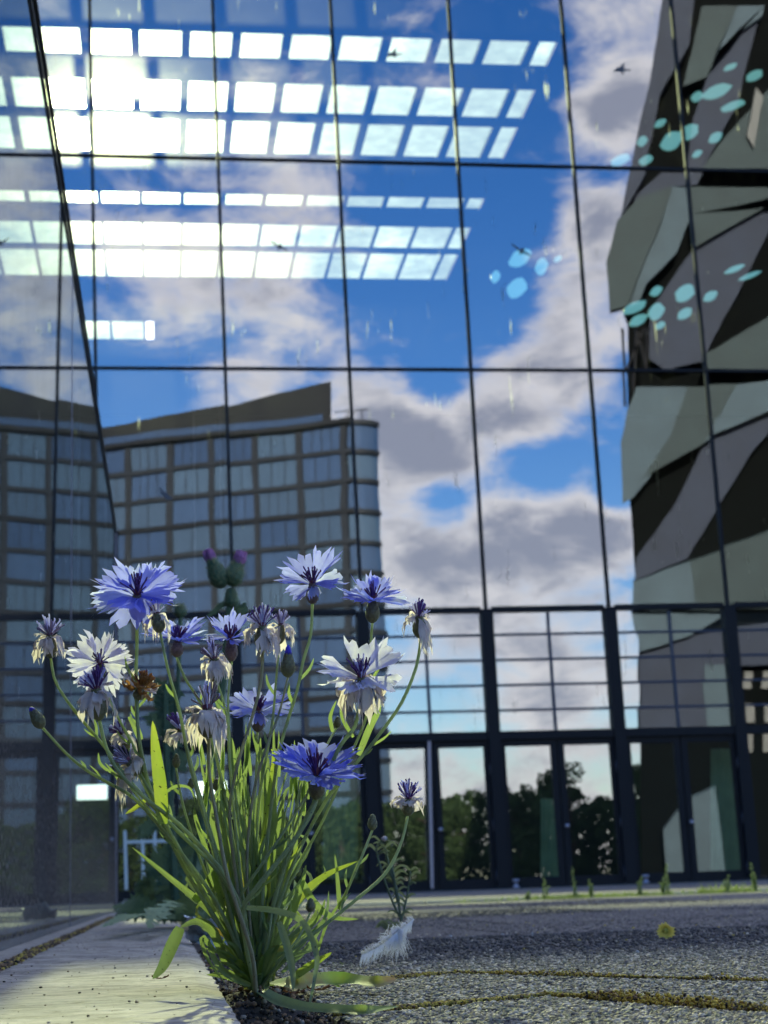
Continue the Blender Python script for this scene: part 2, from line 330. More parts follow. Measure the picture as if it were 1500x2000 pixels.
M['fade'] = mat('faded_white_petal', (.86, .84, .94), .6, nscale=110, namp=.22, col2=(.55, .52, .90), trans=.55, tcol=(.86, .86, .94), coords='World')
M['cream'] = mat('withered_cream_petal', (.84, .77, .74), .7, nscale=120, namp=.25, col2=(.60, .50, .48), trans=.5, tcol=(.98, .92, .90), coords='World')
M['brownfuzz'] = mat('dry_brown_floret', (.62, .33, .10), .8, nscale=150, namp=.3, col2=(.16, .07, .025), trans=.4, tcol=(.7, .35, .08), coords='World')
M['purple'] = mat('purple_filament', (.12, .06, .32), .6, nscale=200, namp=.3, col2=(.10, .025, .12), trans=.2, tcol=(.2, .08, .5), coords='World')
M['purple_grey'] = mat('faded_filament', (.36, .29, .42), .6, nscale=200, namp=.3, col2=(.09, .05, .13), trans=.3, tcol=(.4, .3, .5), coords='World')
M['brown_fil'] = mat('brown_filament', (.25, .15, .14), .6, nscale=200, namp=.3, col2=(.07, .035, .05), coords='World')
M['throat'] = mat('reddish_throat', (.30, .08, .08), .6, nscale=160, namp=.3, col2=(.10, .03, .08), trans=.3, tcol=(.45, .1, .15), coords='World')
M['bract'] = mat('green_brown_bract', (.22, .23, .10), .6, nscale=170, namp=.3, col2=(.075, .06, .04), coords='World', trans=.15, tcol=(.3, .35, .1))
M['bract_purple'] = mat('purplish_bract', (.20, .12, .13), .6, nscale=170, namp=.3, col2=(.05, .035, .035), coords='World')
M['fringe'] = mat('dark_bract_fringe', (.05, .03, .03), .7)
M['bud_blue'] = mat('blue_bud_tip', (.05, .04, .50), .6, trans=.3, tcol=(.15, .1, .9))
M['thistle'] = mat('thistle_green', (.13, .20, .10), .7, nscale=40, namp=.35, col2=(.07, .12, .06), coords='World', trans=.3, tcol=(.2, .3, .1))
M['thistle_pale'] = mat('thistle_spines', (.30, .34, .2), .7, trans=.4, tcol=(.55, .6, .3))
M['thistle_flower'] = mat('thistle_pink', (.85, .42, .70), .7, nscale=90, namp=.3, col2=(.5, .2, .42), coords='World', trans=.5, tcol=(.8, .45, .75))
M['seedling'] = mat('grey_green_leaf', (.16, .19, .12), .7, nscale=60, namp=.3, col2=(.10, .13, .08), coords='World', trans=.35, tcol=(.35, .42, .2))
M['weed'] = mat('weed_green', (.16, .22, .06), .7, nscale=12, namp=.3, col2=(.08, .12, .03), coords='World', trans=.4, tcol=(.4, .5, .12))
M['feather'] = mat('white_down', (.95, .93, .92), .8, nscale=70, namp=.3, col2=(.8, .8, .82), trans=.4, tcol=(.8, .82, .88), coords='World')
M['litter'] = mat('white_plastic', (.60, .66, .70), .45, nscale=60, namp=.3, col2=(.38, .45, .50), bump=.5, bscale=90, coords='World')
M['yellow'] = mat('yellow_petal', (.92, .78, .16), .7, nscale=60, namp=.3, col2=(.7, .6, .1), trans=.4, tcol=(1, .85, .2))

# ------------------------------------------------------------------ mesh helpers
class MB:
    def __init__(s): s.v = []; s.f = []; s.m = []
    def add(s, vs, fs, mi=0):
        o = len(s.v); s.v += [tuple(v) for v in vs]
        for f in fs: s.f.append(tuple(i+o for i in f)); s.m.append(mi)
    def box(s, a, b, mi=0):
        x0, y0, z0 = a; x1, y1, z1 = b
        s.add([(x0,y0,z0),(x1,y0,z0),(x1,y1,z0),(x0,y1,z0),(x0,y0,z1),(x1,y0,z1),(x1,y1,z1),(x0,y1,z1)],
              [(0,3,2,1),(4,5,6,7),(0,1,5,4),(1,2,6,5),(2,3,7,6),(3,0,4,7)], mi)
    def bar(s, p, q, wx, wy, mi=0, yoff=0):       # bar in a facade plane, wx across it, wy deep
        p = Vector(p); q = Vector(q); d = (q-p).normalized(); side = Vector((0, 1, 0)).cross(d).normalized()*wx/2; dy = Vector((0, wy/2, 0)); o = Vector((0, yoff, 0))
        vs = [p-side-dy+o, p+side-dy+o, p+side+dy+o, p-side+dy+o, q-side-dy+o, q+side-dy+o, q+side+dy+o, q-side+dy+o]
        s.add(vs, [(0,1,2,3),(7,6,5,4),(0,4,5,1),(1,5,6,2),(2,6,7,3),(3,7,4,0)], mi)
    def prism(s, pts, d, mi=0):                   # polygon extruded by vector d
        n = len(pts); pts = [Vector(p) for p in pts]; d = Vector(d)
        s.add(pts+[p+d for p in pts], [tuple(range(n))[::-1], tuple(range(n, 2*n))]+[(i, (i+1) % n, (i+1) % n+n, i+n) for i in range(n)], mi)
    def tube(s, pts, r, seg=6, mi=0, cap=True):
        pts = [Vector(p) for p in pts]; n = len(pts)
        rr = r if isinstance(r, (list, tuple)) else [r]*n
        vs = []; fs = []; prev = None
        for i, p in enumerate(pts):
            t = (pts[min(i+1, n-1)]-pts[max(i-1, 0)])
            t = t.normalized() if t.length > 1e-9 else Vector((0, 0, 1))
            u = prev if prev is not None else (Vector((1, 0, 0)) if abs(t.x) < .9 else Vector((0, 1, 0)))
            u = (u-t*u.dot(t)).normalized(); prev = u; w = t.cross(u)
            for k in range(seg):
                a = 2*math.pi*k/seg; vs.append(p+(u*math.cos(a)+w*math.sin(a))*rr[i])
        for i in range(n-1):
            for k in range(seg): fs.append((i*seg+k, i*seg+(k+1) % seg, (i+1)*seg+(k+1) % seg, (i+1)*seg+k))
        if cap: fs.append(tuple(range(seg))[::-1]); fs.append(tuple(range((n-1)*seg, n*seg)))
        s.add(vs, fs, mi)
    def lathe(s, base, axis, prof, seg=12, mi=0):
        axis = Vector(axis).normalized(); u = axis.orthogonal().normalized(); w = axis.cross(u); vs = []; fs = []
        for h, r in prof:
            for k in range(seg):
                a = 2*math.pi*k/seg; vs.append(Vector(base)+axis*h+(u*math.cos(a)+w*math.sin(a))*r)
        for i in range(len(prof)-1):
            for k in range(seg): fs.append((i*seg+k, i*seg+(k+1) % seg, (i+1)*seg+(k+1) % seg, (i+1)*seg+k))
        fs.append(tuple(range(seg))[::-1]); fs.append(tuple(range((len(prof)-1)*seg, len(prof)*seg)))
        s.add(vs, fs, mi)
    def mesh(s, name, mats, smooth=False):
        me = bpy.data.meshes.new(name); me.from_pydata(s.v, [], s.f)
        for m in (mats if isinstance(mats, (list, tuple)) else [mats]): me.materials.append(m)
        if any(s.m): me.polygons.foreach_set('material_index', s.m)
        if smooth: me.polygons.foreach_set('use_smooth', [True]*len(s.f))
        me.update(); return me
    def build(s, name, mats, parent=None, smooth=False, **tags):
        return link(name, s.mesh(name, mats, smooth), parent, **tags)
def link(name, me, parent=None, loc=None, **tags):
    o = bpy.data.objects.new(name, me); COL.objects.link(o)
    if parent:
        o.parent = parent
        if parent.type == 'EMPTY' or True: o.matrix_parent_inverse = parent_inv(parent)
    if loc is not None: o.location = loc
    for k, v in tags.items(): o[k] = v
    return o
WORLD = {}
def parent_inv(p):
    m = Matrix.Identity(4); q = p
    chain = []
    while q is not None: chain.append(q); q = q.parent
    w = Matrix.Identity(4)
    for q in reversed(chain):
        w = w @ (q.matrix_parent_inverse if q.parent else Matrix.Identity(4)) @ Matrix.LocRotScale(q.location, q.rotation_euler, q.scale)
    return w.inverted()
def thing(name, loc, label, cat, group=None):
    o = bpy.data.objects.new(name, None); COL.objects.link(o); o.location = loc; o.empty_display_size = .05
    o['label'] = label; o['category'] = cat
    if group: o['group'] = group
    return o
def spline(pts, n):
    pts = [Vector(p) for p in pts]; m = len(pts)
    if m == 2: return [pts[0].lerp(pts[1], i/(n-1)) for i in range(n)]
    out = []
    for i in range(n):
        t = i/(n-1)*(m-1); k = min(int(t), m-2); f = t-k
        p0 = pts[max(k-1, 0)]; p1 = pts[k]; p2 = pts[k+1]; p3 = pts[min(k+2, m-1)]
        out.append(.5*((2*p1)+(p2-p0)*f+(2*p0-5*p1+4*p2-p3)*f*f+(3*p1-p0-3*p2+p3)*f**3))
    return out

# ------------------------------------------------------------------ setting: ground
FY = 27.0                         # facade plane
mb = MB(); mb.add([(-900, -1500, -.02), (900, -1500, -.02), (900, 1200, -.02), (-900, 1200, -.02)], [(0, 1, 2, 3)])
mb.build('ground', M['far_ground'], kind='structure')
mb = MB(); mb.add([(-70, -60, -.012), (90, -60, -.012), (90, 60, -.012), (-70, 60, -.012)], [(0, 1, 2, 3)])
mb.build('paving_bed', M['joint'], kind='structure')
mb = MB(); mb.add([(-300, -60.5, -.01), (300, -60.5, -.01), (300, -150, -.01), (-300, -150, -.01)][::-1], [(0, 1, 2, 3)])
mb.build('lawn', M['grass_far'], kind='structure')
# the plaza: paving stones, each a piece of its own as far as the joints can be seen
plaza = MB()
plaza.box((-40, 7.62, -.010), (60, FY-.2, 0.0)); plaza.box((1.62, -50, -.010), (60, 7.28, 0.0))
plaza.box((-40, -50, -.010), (1.60, .38, -.001))
plaza_o = plaza.build('plaza', M['plaza'], kind='structure')
def slab_poly(pts, name='paving_slab', top=0.0):
    b = MB(); n = len(pts)
    cx = sum(p[0] for p in pts)/n; cy_ = sum(p[1] for p in pts)/n
    def ins(p, d):
        v = Vector((p[0]-cx, p[1]-cy_)); v = v*(1-d/max(v.length, .01)); return (cx+v.x, cy_+v.y)
    a = [(p[0], p[1], -.012) for p in pts]; c = [(p[0], p[1], top-.003) for p in pts]; t = [(*ins(p, .004), top) for p in pts]
    if (pts[1][0]-pts[0][0])*(pts[2][1]-pts[1][1])-(pts[1][1]-pts[0][1])*(pts[2][0]-pts[1][0]) < 0: pass
    b.add(a+c+t, [tuple(range(2*n, 3*n))]+[(i, (i+1) % n, (i+1) % n+n, i+n) for i in range(n)]+[(i+n, (i+1) % n+n, (i+1) % n+2*n, i+2*n) for i in range(n)])
    return b.build(name, M['plaza'], plaza_o)
rs = random.Random(4)
slab_poly([(.095, .40), (.44, .40), (.229, 1.046), (.095, .955)])
slab_poly([(.452, .40), (.765, .40), (.226, 1.360), (.095, 1.250), (.095, .967), (.231, 1.062)])
slab_poly([(.779, .40), (1.60, .40), (1.60, 1.635), (.095, 1.635), (.095, 1.264), (.227, 1.378)])
YE = [1.645, 1.90, 2.32, 2.95, 3.75, 4.75, 5.95, 7.28]
for j in range(len(YE)-1):
    x = .095-(rs.random()*.3 if j > 2 else 0)
    x = .095
    while x < 1.6:
        w = .32+.28*rs.random(); x1 = min(x+w, 1.61)
        if 1.61-x1 < .15: x1 = 1.61
        slab_poly([(x, YE[j]), (x1-.008, YE[j]), (x1-.008, YE[j+1]-.008), (x, YE[j+1]-.008)], top=rs.uniform(-.0015, .0015)); x = x1
# kerb line crossing in front of the doors
mb = MB()
x = .06
kk = link('kerb', None) if False else None
kerb = MB()
for i in range(28):
    x0 = -.1+i*.6; kerb.box((x0, 7.30, -.01), (x0+.592, 7.60, .006+.001*(i % 3)))
ko = kerb.build('kerb', M['kerb'], kind='structure')

# concrete slab along the wall on the left, with its broken edge
def slab_left(y0, y1, xr0, xr1, nm='paving_slab'):
    b = MB(); ny = max(2, int((y1-y0)/.012)) if y0 < 2 else 12; nx = 14; vs = []; fs = []
    for j in range(ny+1):
        y = y0+(y1-y0)*j/ny
        xr = xr0+(xr1-xr0)*j/ny + .0022*noise.noise((y*31, 3, 0)) + .0012*noise.noise((y*110, 5, 0))
        xl = -.138 + .002*noise.noise((y*25, 9, 1))
        row = [(xl+.001, y, -.012)]
        for i in range(nx+1):
            x = xl+(xr-xl)*i/nx
            z = .009+.0008*noise.noise((x*40, y*40, 2)) + .0004*noise.noise((x*160, y*160, 7))
            if i == 0 or i == nx: z -= .0025
            row.append((x, y, z))
        row.append((xr+.001+.0015*noise.noise((y*70, 1, 4)), y, -.012))
        vs += row
    w = nx+3
    for j in range(ny):
        for i in range(w-1): a = j*w+i; fs.append((a, a+1, a+w+1, a+w))
    fs.append(tuple(range(w))[::-1]); fs.append(tuple(range(ny*w, (ny+1)*w)))
    b.add(vs, fs); o = b.build(nm, M['slab'], plaza_o); return o
slab_left(.30, 3.02, .036, .044); slab_left(3.03, 5.6, .044, .048); slab_left(5.61, 8.2, .048, .05)
led = MB(); led.box((-.199, -.5, -.012), (-.150, 8.4, .005)); led.build('wall_footing', M['slab'], plaza_o)

# soil and crumbs in the gap where the plant grows
def lumpy(x0, x1, y0, y1, nx, ny, fz, name, m, parent=None, **t):
    b = MB(); vs = []; fs = []
    for j in range(ny+1):
        for i in range(nx+1):
            x = x0+(x1-x0)*i/nx; y = y0+(y1-y0)*j/ny; vs.append((x, y, fz(x, y)))
    for j in range(ny):
        for i in range(nx): a = j*(nx+1)+i; fs.append((a, a+1, a+nx+2, a+nx+1))
    b.add(vs, fs); return b.build(name, m, parent, smooth=True, **t)
BASE = G(500, 1955)
def soilz(x, y):
    d = math.hypot((x-BASE.x)/.032, (y-BASE.y+.01)/.10)
    return -.007+.0035*noise.noise((x*120, y*120, 0))+.002*noise.noise((x*400, y*400, 3))+.014*math.exp(-d*d)*(1+.5*noise.noise((x*90, y*90, 5)))
lumpy(.030, .100, .45, 7.2, 34, 900, soilz, 'soil', M['soil'], kind='structure')

def crumbs(name, n, fpos, size, mats, seed, kind='stuff', flat=1.0, parent=None, label=None, cat=None, group=None):
    # many small angular stones or crumbs in one mesh: squashed icospheres with uneven corners
    rg = np.random.default_rng(seed)
    t = (1+5**.5)/2
    iv = np.array([(-1,t,0),(1,t,0),(-1,-t,0),(1,-t,0),(0,-1,t),(0,1,t),(0,-1,-t),(0,1,-t),(t,0,-1),(t,0,1),(-t,0,-1),(-t,0,1)], float)/math.sqrt(1+t*t)
    fi = np.array([(0,11,5),(0,5,1),(0,1,7),(0,7,10),(0,10,11),(1,5,9),(5,11,4),(11,10,2),(10,7,6),(7,1,8),(3,9,4),(3,4,2),(3,2,6),(3,6,8),(3,8,9),(4,9,5),(2,4,11),(6,2,10),(8,6,7),(9,8,1)])
    pos = fpos(rg, n); n = len(pos)
    s = size[0]+(size[1]-size[0])*rg.random((n, 1, 1))**2
    sc3 = np.stack([1+.5*(rg.random(n)-.5), 1+.5*(rg.random(n)-.5), flat*(.7+.4*rg.random(n))], 1)[:, None, :]
    a = rg.random(n)*6.283; ca, sa = np.cos(a), np.sin(a); z = np.zeros(n); o = np.ones(n)
    R = np.stack([np.stack([ca, -sa, z], 1), np.stack([sa, ca, z], 1), np.stack([z, z, o], 1)], 1)
    v = iv[None]*(1+.35*(rg.random((n, 12, 1))-.5))*sc3*s
    v = np.einsum('nij,nkj->nki', R, v)+pos[:, None, :]
    f = (fi[None]+(np.arange(n)*12)[:, None, None]).reshape(-1, 3)
    me = bpy.data.meshes.new(name); me.vertices.add(n*12); me.vertices.foreach_set('co', v.reshape(-1).astype(np.float32))
    me.loops.add(len(f)*3); me.loops.foreach_set('vertex_index', f.reshape(-1).astype(np.int32))
    me.polygons.add(len(f)); me.polygons.foreach_set('loop_start', np.arange(0, len(f)*3, 3, dtype=np.int32)); me.polygons.foreach_set('loop_total', np.full(len(f), 3, dtype=np.int32))
    for m in mats: me.materials.append(m)
    mi = rg.integers(0, len(mats), n); me.polygons.foreach_set('material_index', np.repeat(mi, 20).astype(np.int32))
    me.update(); me.validate()
    ob = link(name, me, parent)
    if kind: ob['kind'] = kind
    if label: ob['label'] = label; ob['category'] = cat
    if group: ob['group'] = group
    return ob
STONES = [mat('stone_dark', (.06, .05, .04), .8), mat('stone_grey', (.16, .135, .11), .8), mat('stone_mid', (.30, .25, .18), .8), mat('stone_mid2', (.19, .16, .11), .8), mat('stone_cream', (.60, .50, .34), .8),
          mat('stone_black', (.03, .03, .032), .7), mat('stone_olive', (.16, .16, .10), .8)]
M2A = [Vector((.095, .962)), Vector((.229, 1.054)), Vector((.446, .40))]
M1A = [Vector((.095, 1.257)), Vector((.2265, 1.369)), Vector((.772, .40))]
def dseg(x, y, pl):
    best = np.full(len(x), 9.0)
    for a, b in zip(pl[:-1], pl[1:]):
        ab = b-a; t = np.clip(((x-a.x)*ab.x+(y-a.y)*ab.y)/ab.length_squared, 0, 1)
        best = np.minimum(best, np.hypot(x-a.x-t*ab.x, y-a.y-t*ab.y))
    return best
def fpeb(rg, n):
    y = .78+(1.78-.78)*rg.random(n)**1.15; x = .096+rg.random(n)*(y*.42-.096+.02)
    k = (dseg(x, y, M2A) > .006) & (dseg(x, y, M1A) > .006) & (np.abs(y-1.64) > .005)
    keep = rg.random(n) < np.clip((1.80-y)/.25, 0, 1); k &= keep
    return np.stack([x[k], y[k], np.full(k.sum(), .0002)], 1)
crumbs('aggregate_stones', 46000, fpeb, (.0009, .0024), STONES, 11, flat=.7, label='small exposed stones set in the dark paving in front', cat='gravel')
def fsoil(rg, n):
    y = .80+rg.random(n)*1.5; x = .036+rg.random(n)*.06
    return np.array([(a, b, soilz(a, b)+.001) for a, b in zip(x, y)])
def fpeb2(rg, n):
    y = 1.62+(7.2-1.62)*rg.random(n)**1.35; x = .10+rg.random(n)*(y*.42-.10); k = (x < 1.59) & (rg.random(n) < np.clip((7.2-y)/3.0, 0, 1))
    for e in YE: k &= np.abs(y-e+.004) > .008
    return np.stack([x[k], y[k], np.full(k.sum(), .0006)], 1)
crumbs('aggregate_stones', 42000, fpeb2, (.0011, .0032), [STONES[0], STONES[5], STONES[5], STONES[0], STONES[1], STONES[3], STONES[0]], 19, flat=.6, label='dark stone grain of the paving farther back', cat='gravel')
crumbs('soil_crumbs', 5200, fsoil, (.0006, .0022), [M['soil'], M['soil'], M['debris'], M['debris'], STONES[2]], 12, label='loose soil and crumbs in the gap round the stems', cat='soil')
def fdeb(rg, n):
    y = 1.2+rg.random(n)*4.5; x = -.144+.004*rg.standard_normal(n); return np.stack([x, y, .006+.003*rg.random(n)], 1)
crumbs('dead_moss_strip', 9000, fdeb, (.0008, .0028), [M['debris'], M['debris'], M['soil'], M['moss']], 13, label='brown crumbly dead moss along the foot of the glass wall', cat='moss')
def fmoss(pl, w, lo, hi):
    def f(rg, n):
        seg = rg.integers(0, 2, n); t = rg.random(n); out = []
        for s_, u in zip(seg, t):
            a, b = pl[s_], pl[s_+1]; p = a.lerp(b, u); k = noise.noise((p.x*14, p.y*14, hi))
            ww = w*(.35+1.2*max(0, k+.35)) * (1.5 if s_ == 1 and u < .35 else 1)
            if s_ == 0: ww *= .6
            d = rg.standard_normal(2)*ww
            out.append((p.x+d[0], p.y+d[1], .001+abs(rg.standard_normal())*ww*.5))
        return np.array(out)
    return f
mb_ = crumbs('moss_strip', 14000, fmoss(M1A, .0019, 0, 1), (.0003, .0011), [M['moss'], M['moss'], M['moss'], M['soil'], M['debris']], 14, label='yellow and brown moss filling the farther paving joint', cat='moss')
mc_ = crumbs('moss_strip', 20000, fmoss(M2A, .0026, 0, 2), (.0003, .0012), [M['moss'], M['moss'], M['moss'], M['soil'], M['debris']], 15, label='thicker yellow moss clump filling the nearer paving joint', cat='moss')
def ftiny(rg, n):
    y = 1.7+rg.random(n)*4.8; x = .1+rg.random(n)*(y*.36); return np.stack([x, y, np.full(n, .001)], 1)
crumbs('scattered_grit', 900, ftiny, (.0006, .0022), [STONES[4], STONES[2], M['moss'], STONES[4]], 16, label='pale grit scattered over the dark paving farther back', cat='grit')
def fgrit(rg, n):
    y = .82+rg.random(n)**1.3*2.2; x = -.13+rg.random(n)*.165; return np.stack([x, y, np.full(n, .0098)], 1)
crumbs('slab_grit', 260, fgrit, (.0003, .0012), [M['soil'], M['debris'], STONES[0], STONES[4]], 18, flat=.6, label='dark grit and crumbs scattered on the pale slab', cat='grit')
# single pale pebbles that can be picked out
PEB = [(1438, 1863, 9, 'largest pale pebble near the right edge of the photo'), (1245, 1862, 9, 'grey white pebble below the yellow flower'), (1427, 1826, 8, 'pinkish pebble right of the yellow flower'), (1040, 1826, 7, 'white pebble above the moss joint'),
       (982, 1827, 6, 'reddish pebble left of the white pebble'), (880, 1831, 7, 'small white pebble right of the feather'), (1330, 1829, 7, 'small pale pebble just right of the yellow flower'), (1185, 1842, 5, 'tiny pale pebble left of the yellow flower'), (1331, 1748, 6, 'far pale pebble near the kerb'), (1135, 1860, 5, 'dark little stone in the middle paving')]
for k, (px, py, r, lb) in enumerate(PEB):
    g = G(px, py); s = r/2*g.y/F
    def one(rg, n, g=g, s=s): return np.array([(g.x, g.y, s*.5)])
    crumbs('pebble', 1, one, (s, s), [STONES[0] if 'dark' in lb else M['white_frame'] if 'white' in lb else STONES[4]], 40+k, kind=None, flat=.8, label=lb, cat='pebble', group='pale pebbles lying on the dark paving')

# ------------------------------------------------------------------ the glass building
bld = thing('glass_building', (0, FY, 0), 'tall glass curtain wall building with dark mullions, glazed roof and doors', 'building')
MUL = [(-540, -.030), (-302, -.016), (-66, .0), (175, .0167), (415, .0345), (645, .0515), (875, .0617), (1095, .079), (1310, .0935), (1520, .108), (1728, .122), (1932, .136), (2130, .15)]
HOR = [(-960, .080), (-530, .060), (-115, .042), (300, .0235), (718, .0047), (1209, -.0185), (1460, -.0235)]
def X(i, j, frac=0.0, hf=0.0):           # crossing of mullion i(+frac) and transom j(+hf)
    a, b = MUL[i]
    if frac: a = a+(MUL[i+1][0]-a)*frac; b = b+(MUL[i+1][1]-b)*frac
    c, d = HOR[j]
    if hf: c = c+(HOR[j+1][0]-c)*hf; d = d+(HOR[j+1][1]-d)*hf
    y = (c+d*a)/(1-d*b); return a+b*y, y
def W(i, j, frac=0.0, hf=0.0):
    x, y = X(i, j, frac, hf); return P(x, y, FY)
def foot(i, frac=0.0):
    a, b = MUL[i]
    if frac: a = a+(MUL[i+1][0]-a)*frac; b = b+(MUL[i+1][1]-b)*frac
    p = P(a+b*1440, 1440, FY); q = P(a+b*1700, 1700, FY); t = p.z/(p.z-q.z); return p.lerp(q, t)
NM = len(MUL)
rp = random.Random(8)
def pane(c, mt, parent, name='glass_pane', th=.012, tilt=0.0):
    c = [Vector(p) for p in c]
    if tilt:                                   # sheets never sit in quite the same plane
        tx, tz = rp.uniform(-tilt, tilt), rp.uniform(-tilt, tilt); m_ = sum(c, Vector())/4
        c = [p+Vector((0, (p.x-m_.x)*tx+(p.z-m_.z)*tz, 0)) for p in c]
    b = MB(); d = Vector((0, th, 0))
    b.add(c, [(0, 1, 2, 3)], 0)
    k = [p+d for p in c]
    b.add(c+k, [(0, 4, 5, 1), (1, 5, 6, 2), (2, 6, 7, 3), (3, 7, 4, 0)], 1)
    return b.build(name, [mt, M['edge_glass']], parent)
panes = {}
for i in range(NM-1):
    for j in range(5):
        a, b, c, d = W(i, j+1), W(i+1, j+1), W(i+1, j), W(i, j)
        panes[i, j] = pane([a, b, c, d], M['glass'], bld, tilt=.0006)
    for q in range(2):
        for r in range(5):
            f0, f1 = q*.5, q*.5+.5
            pane([W(i, 5, f0, (r+1)*.2) if f0 else W(i, 5, 0, (r+1)*.2), W(i, 5, f1, (r+1)*.2) if f1 < 1 else W(i+1, 5, 0, (r+1)*.2), W(i, 5, f1, r*.2) if f1 < 1 else W(i+1, 5, 0, r*.2), W(i, 5, f0, r*.2)], M['glass'], bld, tilt=.0010)
for i in range(NM):
    b = MB(); b.bar(W(i, 5), W(i, 0), .052, .08, yoff=0.0); b.build('mullion', M['metal'], bld)
    b = MB(); b.bar(foot(i), W(i, 5), .19, .22, yoff=-.01); b.build('post', M['metal'], bld)
for i in range(NM-1):
    for j in range(6):
        p, q = W(i, j), W(i+1, j); d = (q-p).normalized(); o = .028 if j < 5 else .097
        b = MB(); b.bar(p+d*o, q-d*o, {5: .085}.get(j, .045), {5: .16}.get(j, .07), yoff=0); b.build('transom', M['metal'], bld)
    p, q = W(i, 6), W(i+1, 6); d = (q-p).normalized()
    b = MB(); b.bar(p+d*.097, q-d*.097, .13, .19); b.build('door_header', M['metal'], bld)
    for r in range(1, 5):
        p, q = W(i, 5, 0, r*.2), W(i+1, 5, 0, r*.2); d = (q-p).normalized(); mid = W(i, 5, .5, r*.2)
        b = MB(); b.bar(p+d*.097, mid-d*.022, .036, .05, yoff=-.005); b.bar(mid+d*.022, q-d*.097, .036, .05, yoff=-.005); b.build('glazing_bar', M['metal_blue'], bld)
    b = MB(); b.bar(W(i, 5, .5, .97), W(i, 5, .5, .03), .044, .055, yoff=-.005); b.build('glazing_bar', M['metal_blue'], bld)

# doors: two leaves between each pair of posts
def door(i, side):
    f0, f1 = (0, .5) if side == 0 else (.5, 1)
    tl = W(i, 6, f0) if f0 else W(i, 6); tr = W(i, 6, f1) if f1 < 1 else W(i+1, 6)
    bl = foot(i, f0) if f0 else foot(i); br = foot(i, f1) if f1 < 1 else foot(i+1)
    dx = (tr-tl).normalized(); up = Vector((0, 0, 1))
    ol, orr = (.10, .008) if side == 0 else (.008, .10)
    tl = tl+dx*ol-up*.07; bl = bl+dx*ol+up*.02; tr = tr-dx*orr-up*.07; br = br-dx*orr+up*.02
    s1, s2 = (.07, .10) if side == 0 else (.10, .07)
    b = MB()
    b.bar(bl+dx*s1/2, tl+dx*s1/2, s1, .07); b.bar(br-dx*s2/2, tr-dx*s2/2, s2, .07)
    a0, a1 = tl+dx*s1-up*.05, tr-dx*s2-up*.05; b.bar(a0, a1, .10, .068)
    c0, c1 = bl+dx*s1+up*.07, br-dx*s2+up*.07; b.bar(c0, c1, .14, .068)
    o = b.build('door', M['metal'], bld)
    pane([c0+up*.07, c1+up*.07, a1-up*.05, a0-up*.05], M['door_glass'], o, 'door_glass', .01, tilt=.0008)
    st = (br, tr) if side == 0 else (bl, tl)
    sx = -.05 if side == 0 else .05
    if side == 1:
        k = bl.lerp(tl, .40)+dx*.045; b = MB()
        b.lathe(k+Vector((0, -.035, 0)), (0, -1, 0), [(0, .028), (.012, .03), (.02, .016), (.05, .016), (.06, .034), (.085, .036), (.095, .02)], 12)
        b.build('door_knob', M['steel'], o, smooth=True)
    for t in (.08, .42, .80):
        k = (bl.lerp(tl, t)+dx*-.012) if side == 0 else (br.lerp(tr, t)+dx*.012)
        b = MB(); b.tube([k+Vector((0, -.05, -.08)), k+Vector((0, -.05, .08))], .012, 8); b.build('hinge', M['steel'], o, smooth=True)
    return o
doors = {}
for i in range(NM-1):
    if i in (8, 9, 10, 11, 0, 1):                # fixed panels beyond the row of doors
        f = [foot(i)+Vector((.1, 0, .02)), foot(i+1)+Vector((-.1, 0, .02)), W(i+1, 6)+Vector((-.1, 0, -.07)), W(i, 6)+Vector((.1, 0, -.07))]
        pane(f, M['door_glass'], bld, tilt=.0005); continue
    for s in (0, 1): doors[i, s] = door(i, s)
b = MB(); q = P(844, 1738, FY-.18); b.bar(Vector((P(844, 1738, FY-.18).x, FY-.18, .01)), P(838, 1448, FY-.18), .045, .05); b.build('steel_jamb', M['steel'], bld)
# threshold and door stops in front of the posts
b = MB(); b.box((foot(0).x, FY-.22, 0), (foot(NM-1).x, FY-.12, .045)); b.build('threshold', M['metal'], bld)
for px in (1008, 1262):
    g = P(px, 1730, FY-.6); b = MB(); b.lathe((g.x, FY-.6, 0), (0, 0, 1), [(0, .05), (.03, .055), (.05, .03), (.09, .03), (.10, .055), (.14, .05)], 12)
    b.build('door_stop', M['steel'], bld, smooth=True)
# white framed window low down behind the plant
wf = MB(); A = lambda x, y: P(x, y, FY-.05)
for x in (247, 281, 305): wf.bar(A(x, 1738), A(x-3, 1622), .045, .05)
for y in (1645,): wf.bar(A(244, y), A(330, y-3), .045, .04)
wf.build('white_window_frame', M['white_frame'], bld)
# bird decals stuck on the panes
def decal(px, py, pts, s, pn):
    c = P(px, py, FY-.004); k = FY/F*s; b = MB()
    v = [Vector((c.x+x*k, FY-.006, c.z-y*k)) for x, y in pts]
    b.prism(v, (0, .003, 0)); b.build('bird_decal', M['sticker'], panes[pn])
BIRD = [(-22, 2), (-12, -6), (-3, -5), (4, -12), (10, -14), (6, -4), (4, 0), (22, 6), (14, 6), (2, 6), (-1, 14), (-3, 7), (-8, 4)]
def rot(p, a, f=1): c, s = math.cos(a), math.sin(a); return [((x*f)*c-y*s, (x*f)*s+y*c) for x, y in p]
SW = [(-24, -14), (-12, -8), (-3, -1), (3, -4), (8, -3), (5, 2), (14, 6), (24, 14), (10, 9), (2, 7), (-4, 12), (-3, 5), (-10, -2)]
HK = [(-16, -18), (-8, -14), (0, -6), (5, -4), (9, 2), (18, 8), (20, 13), (10, 12), (3, 16), (4, 10), (-4, 6), (-10, -4)]
decal(770, 105, rot(BIRD, -.3), .85, (5, 2)); decal(1215, 135, rot(BIRD, -.25), .95, (7, 2)); decal(545, 480, SW, .85, (4, 3))
